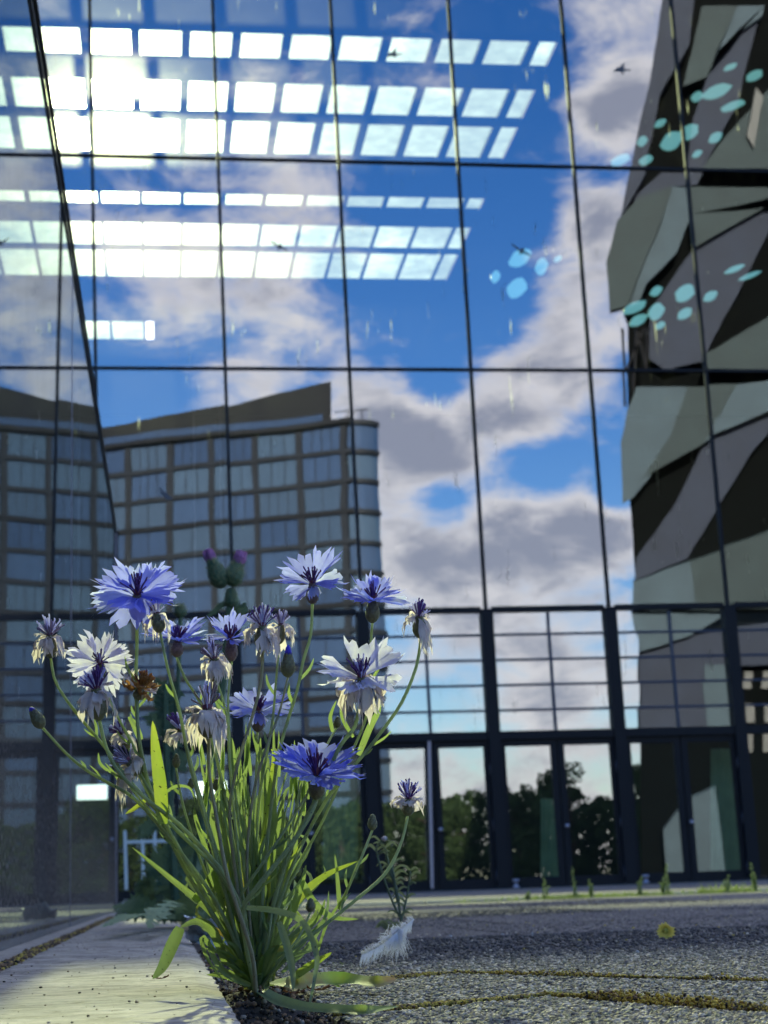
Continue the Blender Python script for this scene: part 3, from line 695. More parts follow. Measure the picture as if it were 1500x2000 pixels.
decal(1018, 488, rot(SW, .05), 1.0, (6, 3)); decal(322, 966, HK, .8, (3, 4))
# rooms behind the glass: floor, back wall, glazed roof
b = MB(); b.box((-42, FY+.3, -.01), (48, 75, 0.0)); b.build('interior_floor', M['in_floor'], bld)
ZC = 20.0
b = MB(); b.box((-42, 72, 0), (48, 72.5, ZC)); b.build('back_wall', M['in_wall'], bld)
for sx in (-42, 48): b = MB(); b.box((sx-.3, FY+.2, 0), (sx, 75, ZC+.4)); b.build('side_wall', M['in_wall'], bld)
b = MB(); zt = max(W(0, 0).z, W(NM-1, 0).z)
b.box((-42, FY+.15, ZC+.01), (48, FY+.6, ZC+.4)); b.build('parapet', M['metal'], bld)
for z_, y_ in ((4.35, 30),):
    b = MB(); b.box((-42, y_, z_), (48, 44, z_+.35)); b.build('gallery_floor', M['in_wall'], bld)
def CZ(px, py):                         # ceiling point
    return G(px, py, ZC)
rows = [(58, 114, 230, .22), (158, 222, 320, .22), (234, 303, 320, .22), (377, 404, 300, .14), (436, 484, 300, .09), (490, 546, 300, .09), (628, 668, 230, .09)]
PIT = 1.2; X0 = CZ(368, 195).x; XR = CZ(1032, 205).x
yb = []
for (y0, y1, px, bw) in rows: yb.append((CZ(px, y0).y, CZ(px, y1).y, bw))
ys = [FY+.6]+[v for r in yb for v in r[:2]]+[75]
for k in range(0, len(ys), 2):
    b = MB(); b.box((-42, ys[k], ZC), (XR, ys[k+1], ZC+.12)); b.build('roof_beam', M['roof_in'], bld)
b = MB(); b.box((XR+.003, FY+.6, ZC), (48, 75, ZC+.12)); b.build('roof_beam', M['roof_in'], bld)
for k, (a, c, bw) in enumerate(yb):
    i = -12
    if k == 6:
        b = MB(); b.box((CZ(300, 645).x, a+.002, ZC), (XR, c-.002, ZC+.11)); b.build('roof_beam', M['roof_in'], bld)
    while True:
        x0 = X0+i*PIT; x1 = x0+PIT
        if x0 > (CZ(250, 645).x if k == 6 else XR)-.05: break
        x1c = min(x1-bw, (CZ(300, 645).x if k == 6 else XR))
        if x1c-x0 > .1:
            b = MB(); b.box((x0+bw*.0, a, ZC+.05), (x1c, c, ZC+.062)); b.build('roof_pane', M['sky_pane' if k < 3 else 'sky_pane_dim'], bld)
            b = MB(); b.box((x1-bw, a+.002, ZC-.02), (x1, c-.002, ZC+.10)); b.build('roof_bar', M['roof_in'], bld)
        i += 1
# teal glow added in place of daylit roof panes, right half of the glass
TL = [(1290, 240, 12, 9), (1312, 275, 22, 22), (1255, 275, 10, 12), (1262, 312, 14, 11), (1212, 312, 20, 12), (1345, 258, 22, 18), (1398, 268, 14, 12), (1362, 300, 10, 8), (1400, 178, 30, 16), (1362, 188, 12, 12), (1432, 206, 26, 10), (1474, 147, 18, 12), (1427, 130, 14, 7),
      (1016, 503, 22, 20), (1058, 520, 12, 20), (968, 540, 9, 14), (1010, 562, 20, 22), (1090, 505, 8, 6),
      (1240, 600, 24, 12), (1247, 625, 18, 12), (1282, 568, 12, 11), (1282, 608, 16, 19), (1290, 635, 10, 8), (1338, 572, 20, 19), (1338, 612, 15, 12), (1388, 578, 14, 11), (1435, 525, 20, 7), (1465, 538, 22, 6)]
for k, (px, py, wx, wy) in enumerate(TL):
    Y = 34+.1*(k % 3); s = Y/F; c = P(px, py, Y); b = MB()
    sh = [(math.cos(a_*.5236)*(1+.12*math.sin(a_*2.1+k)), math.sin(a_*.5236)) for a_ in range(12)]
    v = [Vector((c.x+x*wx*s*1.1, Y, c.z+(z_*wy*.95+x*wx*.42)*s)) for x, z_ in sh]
    b.prism(v, (0, .05, 0)); b.build('glow_patch', M['teal'], bld)
# curtains and a lit lamp inside
def curtain(x0, x1, y0, y1, Y, lb):
    t = thing('curtain', P((x0+x1)/2, y1, Y), lb, 'curtain', 'curtains behind the entrance doors'); b = MB(); n = 14; vs = []
    for i in range(n+1):
        for yy in (y0, y1):
            p = P(x0+(x1-x0)*i/n, yy, Y); vs.append((p.x, Y+.035*math.sin(i*1.9), max(p.z, .03)))
    b.add(vs, [(2*i, 2*i+1, 2*i+3, 2*i+2) for i in range(n)]); b.build('cloth', M['curtain'], t, smooth=True)
curtain(1056, 1102, 1560, 1712, FY+.8, 'pale green curtain strip behind the left leaf of the middle doors')
curtain(1388, 1448, 1462, 1700, FY+.8, 'wide pale curtain strip behind the rightmost door')
curtain(630, 700, 1480, 1716, FY+.8, 'yellowish curtain behind the door right of the blue flower')
t = thing('ceiling_lamp', P(412, 1540, 66), 'white lit rectangular ceiling panel inside, glimpsed through the stems', 'lamp'); b = MB()
p, q = P(384, 1556, 66), P(442, 1526, 66); b.box((p.x, 66, p.z), (q.x, 66.05, q.z)); b.build('glow_patch', M['lamp'], t)
b = MB(); b.tube([(p.x+.05, 66.02, q.z), (p.x+.05, 66.02, 19.9)], .01, 5); b.tube([(q.x-.05, 66.02, q.z), (q.x-.05, 66.02, 19.9)], .01, 5); b.build('hanger', M['steel'], t)

# ------------------------------------------------------------------ the low glass wall on the left
XW = -.2
wall = thing('glass_wall', (XW, 4, 0), 'dark dirty glass screen wall running back along the left side', 'wall')
YF = 8.3
def on_wall(px, py): d = ray(px, py); t = (XW-EYE.x)/d.x; return EYE+d*t
pa = on_wall(226, 1040); pb = on_wall(62, 0)
YF = pa.y
def topz(y): return pa.z+(pb.z-pa.z)*(y-pa.y)/(pb.y-pa.y)
ysm = on_wall(139, 1200).y
seams = [-2.2, ysm-3.4, ysm, YF]
for a, c in zip(seams[:-1], seams[1:]):
    a2 = a+.006; c2 = c-.006; b = MB()
    pts = [(XW, a2, .004), (XW, c2, .004), (XW, c2, topz(c2)), (XW, a2, topz(a2))]
    b.prism(pts, (-.03, 0, 0)); b.build('glass_panel', M['wallglass'], wall)
b = MB(); b.tube([(XW+.004, YF+.0, topz(YF)+.004), (XW+.004, -2.2, topz(-2.2)+.004)], .0045, 8); b.build('top_rail', M['metal'], wall)
b = MB(); b.box((XW-.03, YF, 0), (XW+.012, YF+.03, topz(YF)+.01)); b.build('end_trim', M['metal'], wall)
b = MB(); b.box((XW+.001, YF-.02, 0), (XW+.006, YF-.008, topz(YF))); b.build('end_trim', M['steel'], wall)
b = MB(); b.box((XW-.002, ysm-.004, .004), (XW+.001, ysm+.004, topz(ysm)-.004)); b.build('seam', M['steel'], wall)
# small dried drips on the wall glass
rg = random.Random(21)
b = MB()
for _ in range(60):
    y = rg.uniform(1.6, 7.5); z = rg.uniform(.05, .9) if rg.random() < .6 else rg.uniform(.2, 1.3); l = rg.uniform(.002, .03)*y*.3
    w = .0007*y*.5
    b.add([(XW+.0012, y-w, z), (XW+.0012, y+w, z), (XW+.0012, y+w*.6, z-l), (XW+.0012, y-w*.6, z-l)], [(0, 1, 2, 3)])
dr = b.build('dried_drips', M['white_frame'], wall); dr['kind'] = 'stuff'

# ------------------------------------------------------------------ what the glass mirrors: buildings and trees behind the viewer
def mir(p): return Vector((p.x, 2*FY-p.y, p.z))
off = None
def office():
    # its face, worked out in the mirrored world and then folded back behind the viewer
    c0 = P(757, 1733, 181.0); c0.z = 0
    r2 = Vector((math.cos(YAW), -math.sin(YAW), 0)); f2 = Vector((math.sin(YAW), math.cos(YAW), 0))
    d = (-r2+f2*.33).normalized()            # leftwards and away
    nrm = Vector((d.y, -d.x, 0)).normalized()
    if nrm.y > 0: nrm = -nrm                 # towards the viewer in the mirrored world
    root = thing('office_building', mir(c0), 'tall brown framed office building with rows of blue windows, mirrored in the glass', 'building')
    top = P(742, 812, 181.0).z; nf = 15; fh = top/nf; bay = 5.15; nb = 13
    def pt(u, z, o=0): p = c0+d*u+nrm*o; p = Vector((p.x, p.y, z)); return mir(p)
    def blk(b, u0, u1, z0, z1, o0, o1):
        b.add([pt(u0, z0, o0), pt(u1, z0, o0), pt(u1, z0, o1), pt(u0, z0, o1), pt(u0, z1, o0), pt(u1, z1, o0), pt(u1, z1, o1), pt(u0, z1, o1)],
              [(0,3,2,1),(4,5,6,7),(0,1,5,4),(1,2,6,5),(2,3,7,6),(3,0,4,7)])
    core = MB(); core.prism([pt(u, 0, o) for u, o in ((2.6, -.35), (nb*bay+3, -.35), (nb*bay+3, -16), (14, -16))], (0, 0, top)); core.build('wall', M['office_dark'], root)
    grid = MB()
    for k in range(nb+1):
        u = 3.4+k*bay; blk(grid, u-.35, u+.35, 0, top-.3, -.34, .10)
    grid.build('pier', M['office_frame'], root)
    for f in range(nf+1):
        b = MB(); z = f*fh; blk(b, 2.4, nb*bay+3, z-.38, z+.12, -.345, .16 if f < nf else .5)
        b.build('floor_band', M['office_frame'] if f % 3 else M['office_dark'], root)
    r = random.Random(3)
    for f in range(nf):
        for k in range(nb):
            u0 = 3.4+k*bay+.36; b = MB(); z0 = f*fh+.13; z1 = (f+1)*fh-.39
            blk(b, u0, u0+bay-.72, z0, z1, -.2, -.12); w = b.build('window', r.choice(M['win']), root)
            if r.random() < .8:
                b = MB(); n = r.choice((2, 3, 4))
                for q in range(1, n):
                    u = u0+(bay-.72)*q/n; blk(b, u-.04, u+.04, z0, z1, -.118, -.08)
                b.build('window_bar', M['office_dark'], w)
    # rounded right-hand corner with curved glass and floor edges
    for f in range(nf+1):
        b = MB(); z = f*fh; pts = []
        for a in range(0, 9):
            an = math.radians(a*11.25); pts.append((2.6-2.7*math.sin(an)+.1, -2.7+2.7*math.cos(an)-.0))
        pts += [(2.6, -4)]
        b.prism([pt(u, z-.38, o) for u, o in pts], pt(0, z+.12)-pt(0, z-.38)); b.build('corner_band', M['office_frame'], root)
        if f < nf:
            b = MB(); vs = []
            for u, o in pts[:-1]: vs += [pt(u+.25, z+.12, o-.25), pt(u+.25, z+fh-.38, o-.25)]
            b.add(vs, [(2*i, 2*i+1, 2*i+3, 2*i+2) for i in range(len(pts)-2)]); b.build('corner_window', M['win'][2 if f % 2 else 0], root)
    # set back roof storey with a rising end, as its outline stands against the sky
    b = MB(); u1 = (742-652)/F*181*1.02; ue = nb*bay+3
    prof = [(u1, top+.1), (ue, top+.1), (ue, top+1.7), (u1+26, top+2.4), (u1+12, top+3.3), (u1, top+4.6)]
    b.prism([pt(u, z, -.3) for u, z in prof], pt(3.5, 0, -5)-pt(0, 0, 0)); b.build('roof_storey', M['office_dark'], root)
    b = MB(); blk(b, u1+1, ue, top+.3, top+1.1, -.28, -.2); b.build('roof_window_strip', M['win'][1], root)
    b = MB()
    for u in (1.5, 3.5, 5.5): b.tube([pt(u, top, -1.5), pt(u, top+1.5, -1.5)], .07, 5)
    b.tube([pt(.8, top+1.5, -1.5), pt(u1, top+1.5, -1.5)], .07, 5); b.build('roof_railing', M['office_dark'], root)
office()

def angular():
    Y = 78.0
    root = thing('angular_building', mir(P(1350, 1700, Y)), 'dark angular building of slanting grey bands, mirrored at the right of the glass', 'building')
    def Q(x, y, o=0): p = P(x, y, Y-o); p.z = max(p.z, 0); return mir(p)
    b = MB(); prof = [(1316, -60), (1900, -60), (1900, 1760), (1252, 1760), (1246, 1150), (1232, 985), (1224, 620), (1212, 600), (1222, 420)]
    b.prism([Q(x, y, -.05) for x, y in prof], (5.5, -14, 0)); b.build('glazing', M['dark_glass'], root)
    bands = [
        ('band2', 1.1, [(1305, -60), (1365, -60), (1344, 90), (1290, 185), (1262, 330), (1240, 378), (1212, 424), (1238, 300), (1268, 165)]),
        ('band3', .8, [(1372, 12), (1440, 12), (1400, 100), (1382, 150), (1330, 170), (1350, 100)]),
        ('band1', .9, [(1440, 12), (1492, 12), (1488, 32), (1402, 100), (1386, 140)]),
        ('band2', .6, [(1402, 100), (1482, 34), (1455, 132), (1440, 205), (1408, 262), (1372, 332), (1340, 332), (1352, 235), (1382, 150)]),
        ('band3', 1.0, [(1500, 175), (1900, 40), (1900, 330), (1372, 330), (1400, 288), (1440, 242)]),
        ('band2', .5, [(1244, 380), (1290, 336), (1372, 336), (1360, 362), (1310, 364), (1256, 400), (1224, 432)]),
        ('band3', 1.3, [(1250, 384), (1312, 364), (1286, 440), (1262, 500), (1226, 598), (1190, 606), (1184, 512), (1206, 430)]),
        ('band1', 1.0, [(1312, 364), (1346, 368), (1350, 420), (1322, 492), (1262, 552), (1246, 590), (1228, 598), (1264, 500), (1288, 440)]),
        ('band3', .9, [(1348, 366), (1900, 366), (1900, 300), (1500, 402), (1356, 482), (1352, 420)]),
        ('band2', .55, [(1500, 404), (1502, 452), (1452, 556), (1412, 622), (1372, 704), (1300, 722), (1268, 700), (1268, 604), (1300, 560), (1356, 484)]),
        ('band3', 1.1, [(1380, 690), (1500, 620), (1900, 420), (1900, 722), (1372, 722)]),
        ('band1', .9, [(1245, 752), (1345, 752), (1312, 850), (1270, 930), (1236, 972), (1218, 982), (1214, 862), (1226, 800)]),
        ('band3', .95, [(1345, 752), (1440, 752), (1372, 866), (1256, 930), (1312, 850)]),
        ('band1', 1.05, [(1440, 752), (1900, 700), (1900, 690), (1500, 806), (1392, 852), (1374, 864)]),
        ('band2', .6, [(1376, 864), (1500, 808), (1562, 780), (1466, 890), (1402, 990), (1342, 1090), (1242, 1130), (1246, 1086), (1322, 980)]),
        ('band1', 1.0, [(1238, 1134), (1346, 1096), (1362, 1190), (1236, 1190)]),
        ('band3', 1.0, [(1346, 1096), (1500, 1040), (1900, 880), (1900, 1190), (1362, 1190)]),
        ('band1', .7, [(1236, 1194), (1420, 1194), (1352, 1240), (1250, 1272)]),
        ('band2', .4, [(1250, 1276), (1352, 1242), (1900, 1160), (1900, 1300), (1440, 1300), (1440, 1440), (1252, 1440)]),
        ('band1', .45, [(1372, 1302), (1436, 1302), (1440, 1420), (1384, 1424)]),
        ('band1', .5, [(1292, 1620), (1330, 1570), (1400, 1540), (1420, 1720), (1300, 1720)]),
    ]
    for m_, o, pts in bands:
        b = MB(); b.prism([Q(x, y, o) for x, y in pts], ((o+.2)*.29, -o-.2, (o+.2)*.25)); b.build('slanting_band', M[m_], root)
    for x in (1462, 1500, 1538):
        for y in (1330, 1395, 1452):
            b = MB(); b.prism([Q(x-9, y+18, .1), Q(x+9, y+18, .1), Q(x+9, y-18, .1), Q(x-9, y-18, .1)], (0, -.1, 0)); b.build('window', M['white_window'], root)
    b = MB()
    b.prism([Q(1470, 290, 1.2), Q(1458, 265, 1.2), Q(1476, 172, 1.2), Q(1490, 190, 1.2)], (0, -.2, 0)); b.build('white_screen', M['white_window'], root)
    # little steel frame standing at its corner
    fr = MB()
    for a, c in (((1214, 640), (1222, 790)), ((1240, 618), (1238, 760)), ((1262, 640), (1262, 720)), ((1222, 720), (1255, 640)), ((1240, 640), (1262, 715))): fr.bar(Q(*a, 1.6), Q(*c, 1.6), .10, .1)
    fr.build('corner_frame', M['metal'], root)
angular()

def tree(x, y, h, r, seed, lb):
    rr = random.Random(seed); t = thing('tree', (x, y, 0), lb, 'tree', 'trees behind the viewer, mirrored in the doors')
    b = MB(); b.tube([(x, y, 0), (x+.1, y, h*.3), (x-.1, y+.1, h*.65), (x, y, h*.9)], [.28, .22, .14, .05], 8)
    for k in range(7):
        a = k*.9+seed; z = h*(.3+.07*k); b.tube([(x, y, z), (x+math.cos(a)*r*.35, y+math.sin(a)*r*.35, z+h*.10), (x+math.cos(a)*r*.7, y+math.sin(a)*r*.7, z+h*.13)], [.10, .07, .03], 6)
    b.build('trunk', M['bark'], t, smooth=True)
    b = MB(); cl = []
    for k in range(44):
        z = h*(.10+.86*rr.random()); w = r*math.sin(math.pi*min(1, max(.12, (z/h-.02)*.95)))**.6; a = rr.random()*6.28; q = w*math.sqrt(rr.random()); cl.append((x+q*math.cos(a), y+q*math.sin(a), z, r*rr.uniform(.16, .34)))
    for cx, cy_, cz, s in cl:
        for k in range(110):
            d = Vector((rr.gauss(0, 1), rr.gauss(0, 1), rr.gauss(0, 1))).normalized()*s*rr.random()**.4
            p = Vector((cx, cy_, cz))+d; u = Vector((rr.gauss(0, 1), rr.gauss(0, 1), rr.gauss(0, 1))).normalized()*.19; v = u.orthogonal().normalized()*.12
            b.add([p-u, p+v, p+u, p-v], [(0, 1, 2, 3)])
    b.build('crown', M['leaf_far'], t)
TR = [(-6, -84, 9.0, 4.2, 'bushy tree farthest left in the mirrored row'), (5, -90, 7.6, 4.0, 'low tree mirrored behind the flower stems'), (14, -82, 7.0, 3.8, 'round tree mirrored in the door left of the steel jamb'),
      (22.5, -88, 6.6, 3.4, 'small tree mirrored between jamb and second post'), (28.5, -84, 7.4, 3.2, 'tree mirrored just right of the steel jamb'), (33.5, -88, 9.4, 3.0, 'taller tree mirrored in the middle door, left leaf'),
      (38.5, -84, 9.8, 3.2, 'tallest tree mirrored in the middle door, right leaf'), (44.5, -90, 7.2, 3.4, 'tree mirrored in front of the angular building'), (55, -86, 8.6, 4.2, 'wide tree mirrored at the right edge')]
for k, a in enumerate(TR): tree(*a[:4], k+1, a[4])
hd = thing('hedge', (24, -93, 0), 'long dark hedge low behind the mirrored trees', 'hedge'); rr = random.Random(55); b = MB()
b.tube([(-30, -93, .3), (24, -93.2, .4), (78, -93, .3)], .12, 5)
for k in range(110): x = -30+k; b.tube([(x, -93, 0), (x+rr.uniform(-.3, .3), -93, 2.4)], .05, 4)
b.build('trunk', M['bark'], hd)
b = MB()
for k in range(30000):
    x = rr.uniform(-30, 78); hh = 7.0+1.8*noise.noise((x*.13, 0, 0))+.6*noise.noise((x*.7, 3, 0)); z = hh*rr.random()
    p = Vector((x, -93+rr.uniform(-.9, .9), z)); u = Vector((rr.gauss(0, 1), rr.gauss(0, 1), rr.gauss(0, 1))).normalized()*.32; v = u.orthogonal().normalized()*.2; b.add([p-u, p+v, p+u, p-v], [(0, 1, 2, 3)])
o = b.build('foliage', M['leaf_far'], hd); o['kind'] = 'stuff'
# ------------------------------------------------------------------ plants
CAMD = -FW
def ribbon(pts, w, twist=0.0, fold=.25, n=12, shape='leaf', face=None):
    # a blade along a curve: three vertices across, folded along the midrib
    b = MB(); c = spline(pts, n); vs = []; fs = []
    for i, p in enumerate(c):
        t = (c[min(i+1, n-1)]-c[max(i-1, 0)]).normalized(); f = i/(n-1)
        v = (face or CAMD); s = t.cross(v)
        s = s.normalized() if s.length > 1e-5 else Vector((1, 0, 0))
        s = Matrix.Rotation(twist*(.4+.9*f), 3, t) @ s
        up = s.cross(t)
        if shape == 'leaf': k = (math.sin(math.pi*min(1, .10+.90*f)**.75)**.65) if f < 1 else 0.02
        else: k = 1-.3*f
        k = max(k, .03); ww = w*k
        vs += [p-s*ww/2+up*ww*fold*.5, p-s*ww*.25+up*ww*fold*.18, p-up*ww*fold*.1, p+s*ww*.25+up*ww*fold*.18, p+s*ww/2+up*ww*fold*.5]
    for i in range(n-1):
        for k in range(4): fs.append((i*5+k, i*5+k+1, (i+1)*5+k+1, (i+1)*5+k))
    b.add(vs, fs); return b

plant = thing('cornflower_plant', BASE, 'cornflower plant with blue, faded and withered flower heads in a paving gap', 'cornflower')
YB = 1.09
def PX(px, py, dy=0.0): return P(px, py, YB+dy)
PXM = YB/F

def floret(base, d, inner, L, rnd, lobes=6, wide=1.0, notch=.68, droop=0.0, cup=.55):
    # one funnel-shaped ray floret: a narrow tube that widens into a cup of pointed teeth
    b = MB(); side = d.cross(inner).normalized(); inn = side.cross(d).normalized()
    nl = lobes; npts = 2*nl+1; fm = 1.25*wide
    def centre(t):
        c = base+d*(t*L)-inn*(.16*L*t*t)
        if droop: c = base+d*(L*.40*math.sin(min(t, 1)*1.9))+Vector((0, 0, -1))*L*droop*t*t*.95
        return c
    def rad(t): return L*(.03+.33*math.sin(1.45*max(0, (t-.12)/.88)))*wide
    rings = [0, .25, .42, notch]; vs = []; fs = []
    jt = [rnd.uniform(-.05, .05) for _ in range(npts)]
    def pt(t, u, k=0):
        a = u*fm; r = rad(t); c = centre(t)
        w = side*math.sin(a)*r*1.25 - inn*(math.cos(a)-.25)*r*cup
        return c+w+inn*r*.12*math.sin(k*2.3+t*7)
    for t in rings:
        for k in range(npts):
            u = -1+2*k/(npts-1); vs.append(pt(t+(jt[k] if t == notch and k % 2 == 0 else 0), u, k))
    for r in range(len(rings)-1):
        for k in range(npts-1): a = r*npts+k; fs.append((a, a+1, a+npts+1, a+npts))
    o = (len(rings)-1)*npts; sp = 2/(npts-1)
    for l in range(nl):
        u = -1+2*(2*l+1)/(npts-1); t1 = notch+(1-notch)*.48; t2 = 1+rnd.uniform(-.16, .10); q = len(vs); ud = rnd.uniform(-.3, .3)*sp
        vs += [pt(t1, u-sp*.86+ud, l), pt(t1, u+ud, l), pt(t1, u+sp*.86+ud, l), pt(t2, u+ud*2, l)]
        a = o+2*l
        fs += [(a, a+1, q+1, q), (a+1, a+2, q+2, q+1), (q, q+1, q+3), (q+1, q+2, q+3)]
    b.add(vs, fs); return b

def involucre(bot, top, w, rnd, purple=False):
    b = MB(); ax = top-bot; h = ax.length; A = ax.normalized()
    prof = [(0, .22), (.06, .55), (.18, .85), (.35, 1.0), (.52, .97), (.7, .80), (.86, .60), (1.0, .50)]
    b.lathe(bot, A, [(t*h, r*w/2) for t, r in prof], 12, 0)
    u = A.orthogonal().normalized(); v = A.cross(u)
    for row in range(6):
        t = .06+row*.155; rr = np.interp(t, [p[0] for p in prof], [p[1] for p in prof])*w/2; r2 = np.interp(min(1, t+.24), [p[0] for p in prof], [p[1] for p in prof])*w/2
        for k in range(8):
            a = 2*math.pi*(k+.5*(row % 2))/8; e = u*math.cos(a)+v*math.sin(a); s = A.cross(e); bw = rr*.40
            p0 = bot+A*t*h+e*rr*1.02; p1 = bot+A*(t+.13)*h+e*(rr*.6+r2*.4)*1.10; p2 = bot+A*(t+.24)*h+e*r2*1.09
            b.add([p0-s*bw*.8, p0+s*bw*.8, p1+s*bw, p2, p1-s*bw], [(0, 1, 2, 4), (2, 3, 4)], 0)
            for q in range(4):                     # dark toothed fringe of each scale
                f = q/3-.5; m_ = p2.lerp(p1, .45*abs(f)*2)+s*bw*f*1.5
                b.add([m_-s*bw*.12, m_+s*bw*.12, m_+A*h*.045+e*w*.02], [(0, 1, 2)], 1)
    return b

heads = []
def head(top, bot, w, R, kind, tilt=0.0, dy=0.0, n=9, spread=(50, 85), seed=0, label=None, wfac=1.0, skip=(), squash=1.0, stam=None, lobes=6, aim=None, nw=None, droop=.9, fil=16):
    rnd = random.Random(seed*7+3)
    T = PX(*top, dy); B = PX(*bot, dy); A0 = (T-B).normalized()
    s = PXM*(1+dy)
    purple = kind in ('blue', 'deep') and rnd.random() < .7
    o = involucre(B, T, w*s, rnd).build('flower_head', [M['bract_purple'] if purple else M['bract'], M['fringe']], plant, smooth=False)
    if label: o['label'] = label
    A = (A0+Vector((0, -1, 0))*tilt).normalized()
    if aim is not None: A = (RT*aim[0]+UPV*aim[1]-FW*aim[2]).normalized()
    U = A.orthogonal().normalized(); V = A.cross(U); L = R*s
    b = MB(); b.lathe(T-A*.002, A, [(0, w*s*.24), (L*.10, w*s*.22), (L*.22, w*s*.30), (L*.26, w*s*.12)], 9); b.build('throat', M['throat'], o, smooth=True)
    a0 = rnd.random()*6.28
    if kind in ('blue', 'deep', 'pale', 'fade'):
        for k in range(n):
            a = a0+2*math.pi*k/n+rnd.uniform(-.15, .15); th = math.radians(rnd.uniform(*spread)); out = U*math.cos(a)+V*math.sin(a)
            d = (A*math.cos(th)+out*math.sin(th)).normalized(); inner = (A-d*A.dot(d)).normalized()
            if kind == 'blue': m_ = M['blue_backlit'] if rnd.random() < .33 else M['blue']
            elif kind == 'deep': m_ = M['blue'] if rnd.random() < .75 else M['blue_backlit']
            elif kind == 'pale': m_ = M['blue_backlit']
            else: m_ = M['fade']
            fr_ = max(0, out.dot(CAMD)) if A.dot(CAMD) < .6 else 0
            f = floret(T+out*w*s*.12, d, inner, L*rnd.uniform(.86, 1.08)*(1-.38*fr_), rnd, lobes=rnd.choice((lobes-2, lobes-1, lobes)), wide=wfac*rnd.uniform(.9, 1.1))
            for q in range(len(f.v)):              # gentle ruffling
                p = Vector(f.v[q]); f.v[q] = tuple(p+noise.noise_vector(p*230)*L*.055+noise.noise_vector(p*620)*L*.025)
            f.build('petal', m_, o, smooth=True)
    if kind in ('withered', 'brown') or nw:
        cnt = (nw or n)+5
        for k in range(cnt):
            a = a0+2*math.pi*k/cnt+rnd.uniform(-.35, .35); out = U*math.cos(a)+V*math.sin(a); th = math.radians(rnd.uniform(38, 112))
            d = (A*math.cos(th)+out*math.sin(th)).normalized(); inner = (A-d*A.dot(d)).normalized()
            f = floret(T+out*w*s*.18, d, inner, L*rnd.uniform(.8, 1.25), rnd, lobes=rnd.choice((4, 5, 6)), wide=.70*wfac*rnd.uniform(.8, 1.2), notch=.66, droop=droop*rnd.uniform(.1, 1.15), cup=.9)
            for q in range(len(f.v)):              # crumpled by drying
                p = Vector(f.v[q]); j = noise.noise_vector(p*260)*L*.12+noise.noise_vector(p*800)*L*.06; f.v[q] = tuple(p+j)
            f.build('petal', M['brownfuzz'] if kind == 'brown' and rnd.random() < .5 else M['cream'], o, smooth=True)
    # filaments
    fm_ = {'blue': 'purple', 'deep': 'purple', 'pale': 'purple', 'fade': 'purple', 'withered': 'purple_grey', 'brown': 'brownfuzz'}[kind]
    if stam: fm_ = stam
    fb = MB(); cnt = int(fil*1.35) if kind != 'withered' else int(fil*2)
    for k in range(cnt):
        a = rnd.random()*6.28; th = math.radians(rnd.uniform(5, 62 if kind != 'withered' else 78)); out = U*math.cos(a)+V*math.sin(a)
        ll = L*rnd.uniform(.26, .42)*(1.35 if kind == 'withered' else 1)
        d = A*math.cos(th)+out*math.sin(th); c1 = T+A*L*.10+d*ll*.5; c2 = T+A*L*.10+d*ll+(A*.35-out*rnd.uniform(-.3, .45))*ll*.35
        fb.tube(spline([T+out*w*s*.12, c1, c2, c2+(A-out*rnd.uniform(-.8, .8))*ll*.12], 7), [.0004, .00034, .00034, .00045, .0005, .0004, .00015], 4, mi=1 if rnd.random() < (.42 if kind in ('withered', 'fade') else .15) else 0)
    fb.build('stamens', [M[fm_], M['fade'] if kind in ('withered', 'fade') else M['throat']], o, smooth=True)
    return o

def bud(tip, bot, w, dy=0.0, tipmat='bract', tipf=.2, seed=1, label=None):
    rnd = random.Random(seed); T = PX(*tip, dy); B = PX(*bot, dy); s = PXM*(1+dy); cut = B.lerp(T, 1-tipf)
    b = involucre(B, cut, w*s, rnd); A = (T-B).normalized(); h = (T-cut).length
    o = b.build('bud', [M['bract'], M['fringe']], plant)
    if label: o['label'] = label
    b = MB(); b.lathe(cut-A*.0005, A, [(0, w*s*.26), (h*.4, w*s*.25), (h*.75, w*s*.18), (h, w*s*.05)], 9); b.build('bud_tip', M[tipmat], o, smooth=True)
    return o
# heads: top of the calyx, its foot, width, petal reach, kind (pixels of the photograph)
head((269, 1163), (267, 1197), 30, 84, 'blue', n=12, aim=(0, .78, .62), spread=(55, 86), seed=1, lobes=6, label='large open blue flower head at upper left', fil=22)
head((611, 1140), (610, 1180), 25, 72, 'blue', n=7, aim=(-.05, .80, .55), spread=(45, 95), seed=2, dy=.01, label='ragged open blue flower head at the top centre')
head((728, 1174), (727, 1217), 27, 70, 'blue', n=10, aim=(.03, .96, .22), spread=(24, 74), seed=3, dy=.0, label='open blue flower head right of the top centre', fil=14)
head((347, 1252), (345, 1284), 24, 60, 'blue', n=9, aim=(.02, .93, .32), spread=(24, 74), seed=4, dy=.02)
head((450, 1248), (453, 1292), 24, 58, 'deep', n=9, aim=(-.05, .95, .25), spread=(24, 74), seed=5, dy=.04)
head((505, 1388), (503, 1430), 25, 64, 'blue', n=9, aim=(.0, .86, .45), spread=(40, 82), seed=6, dy=.03)
head((618, 1517), (618, 1562), 30, 102, 'blue', n=10, aim=(.02, .97, .20), spread=(24, 74), seed=7, dy=-.03, lobes=6, label='deep blue open flower head low in front', fil=20)
head((706, 1325), (703, 1373), 33, 92, 'fade', n=7, aim=(-.02, .88, .45), spread=(45, 98), seed=8, dy=-.02, label='large whitish faded flower head at right', fil=26, nw=2)
head((196, 1296), (200, 1335), 22, 68, 'fade', n=9, aim=(0, .5, .86), spread=(60, 88), seed=9, dy=.02, label='white faded flower head facing forward at left', fil=18)
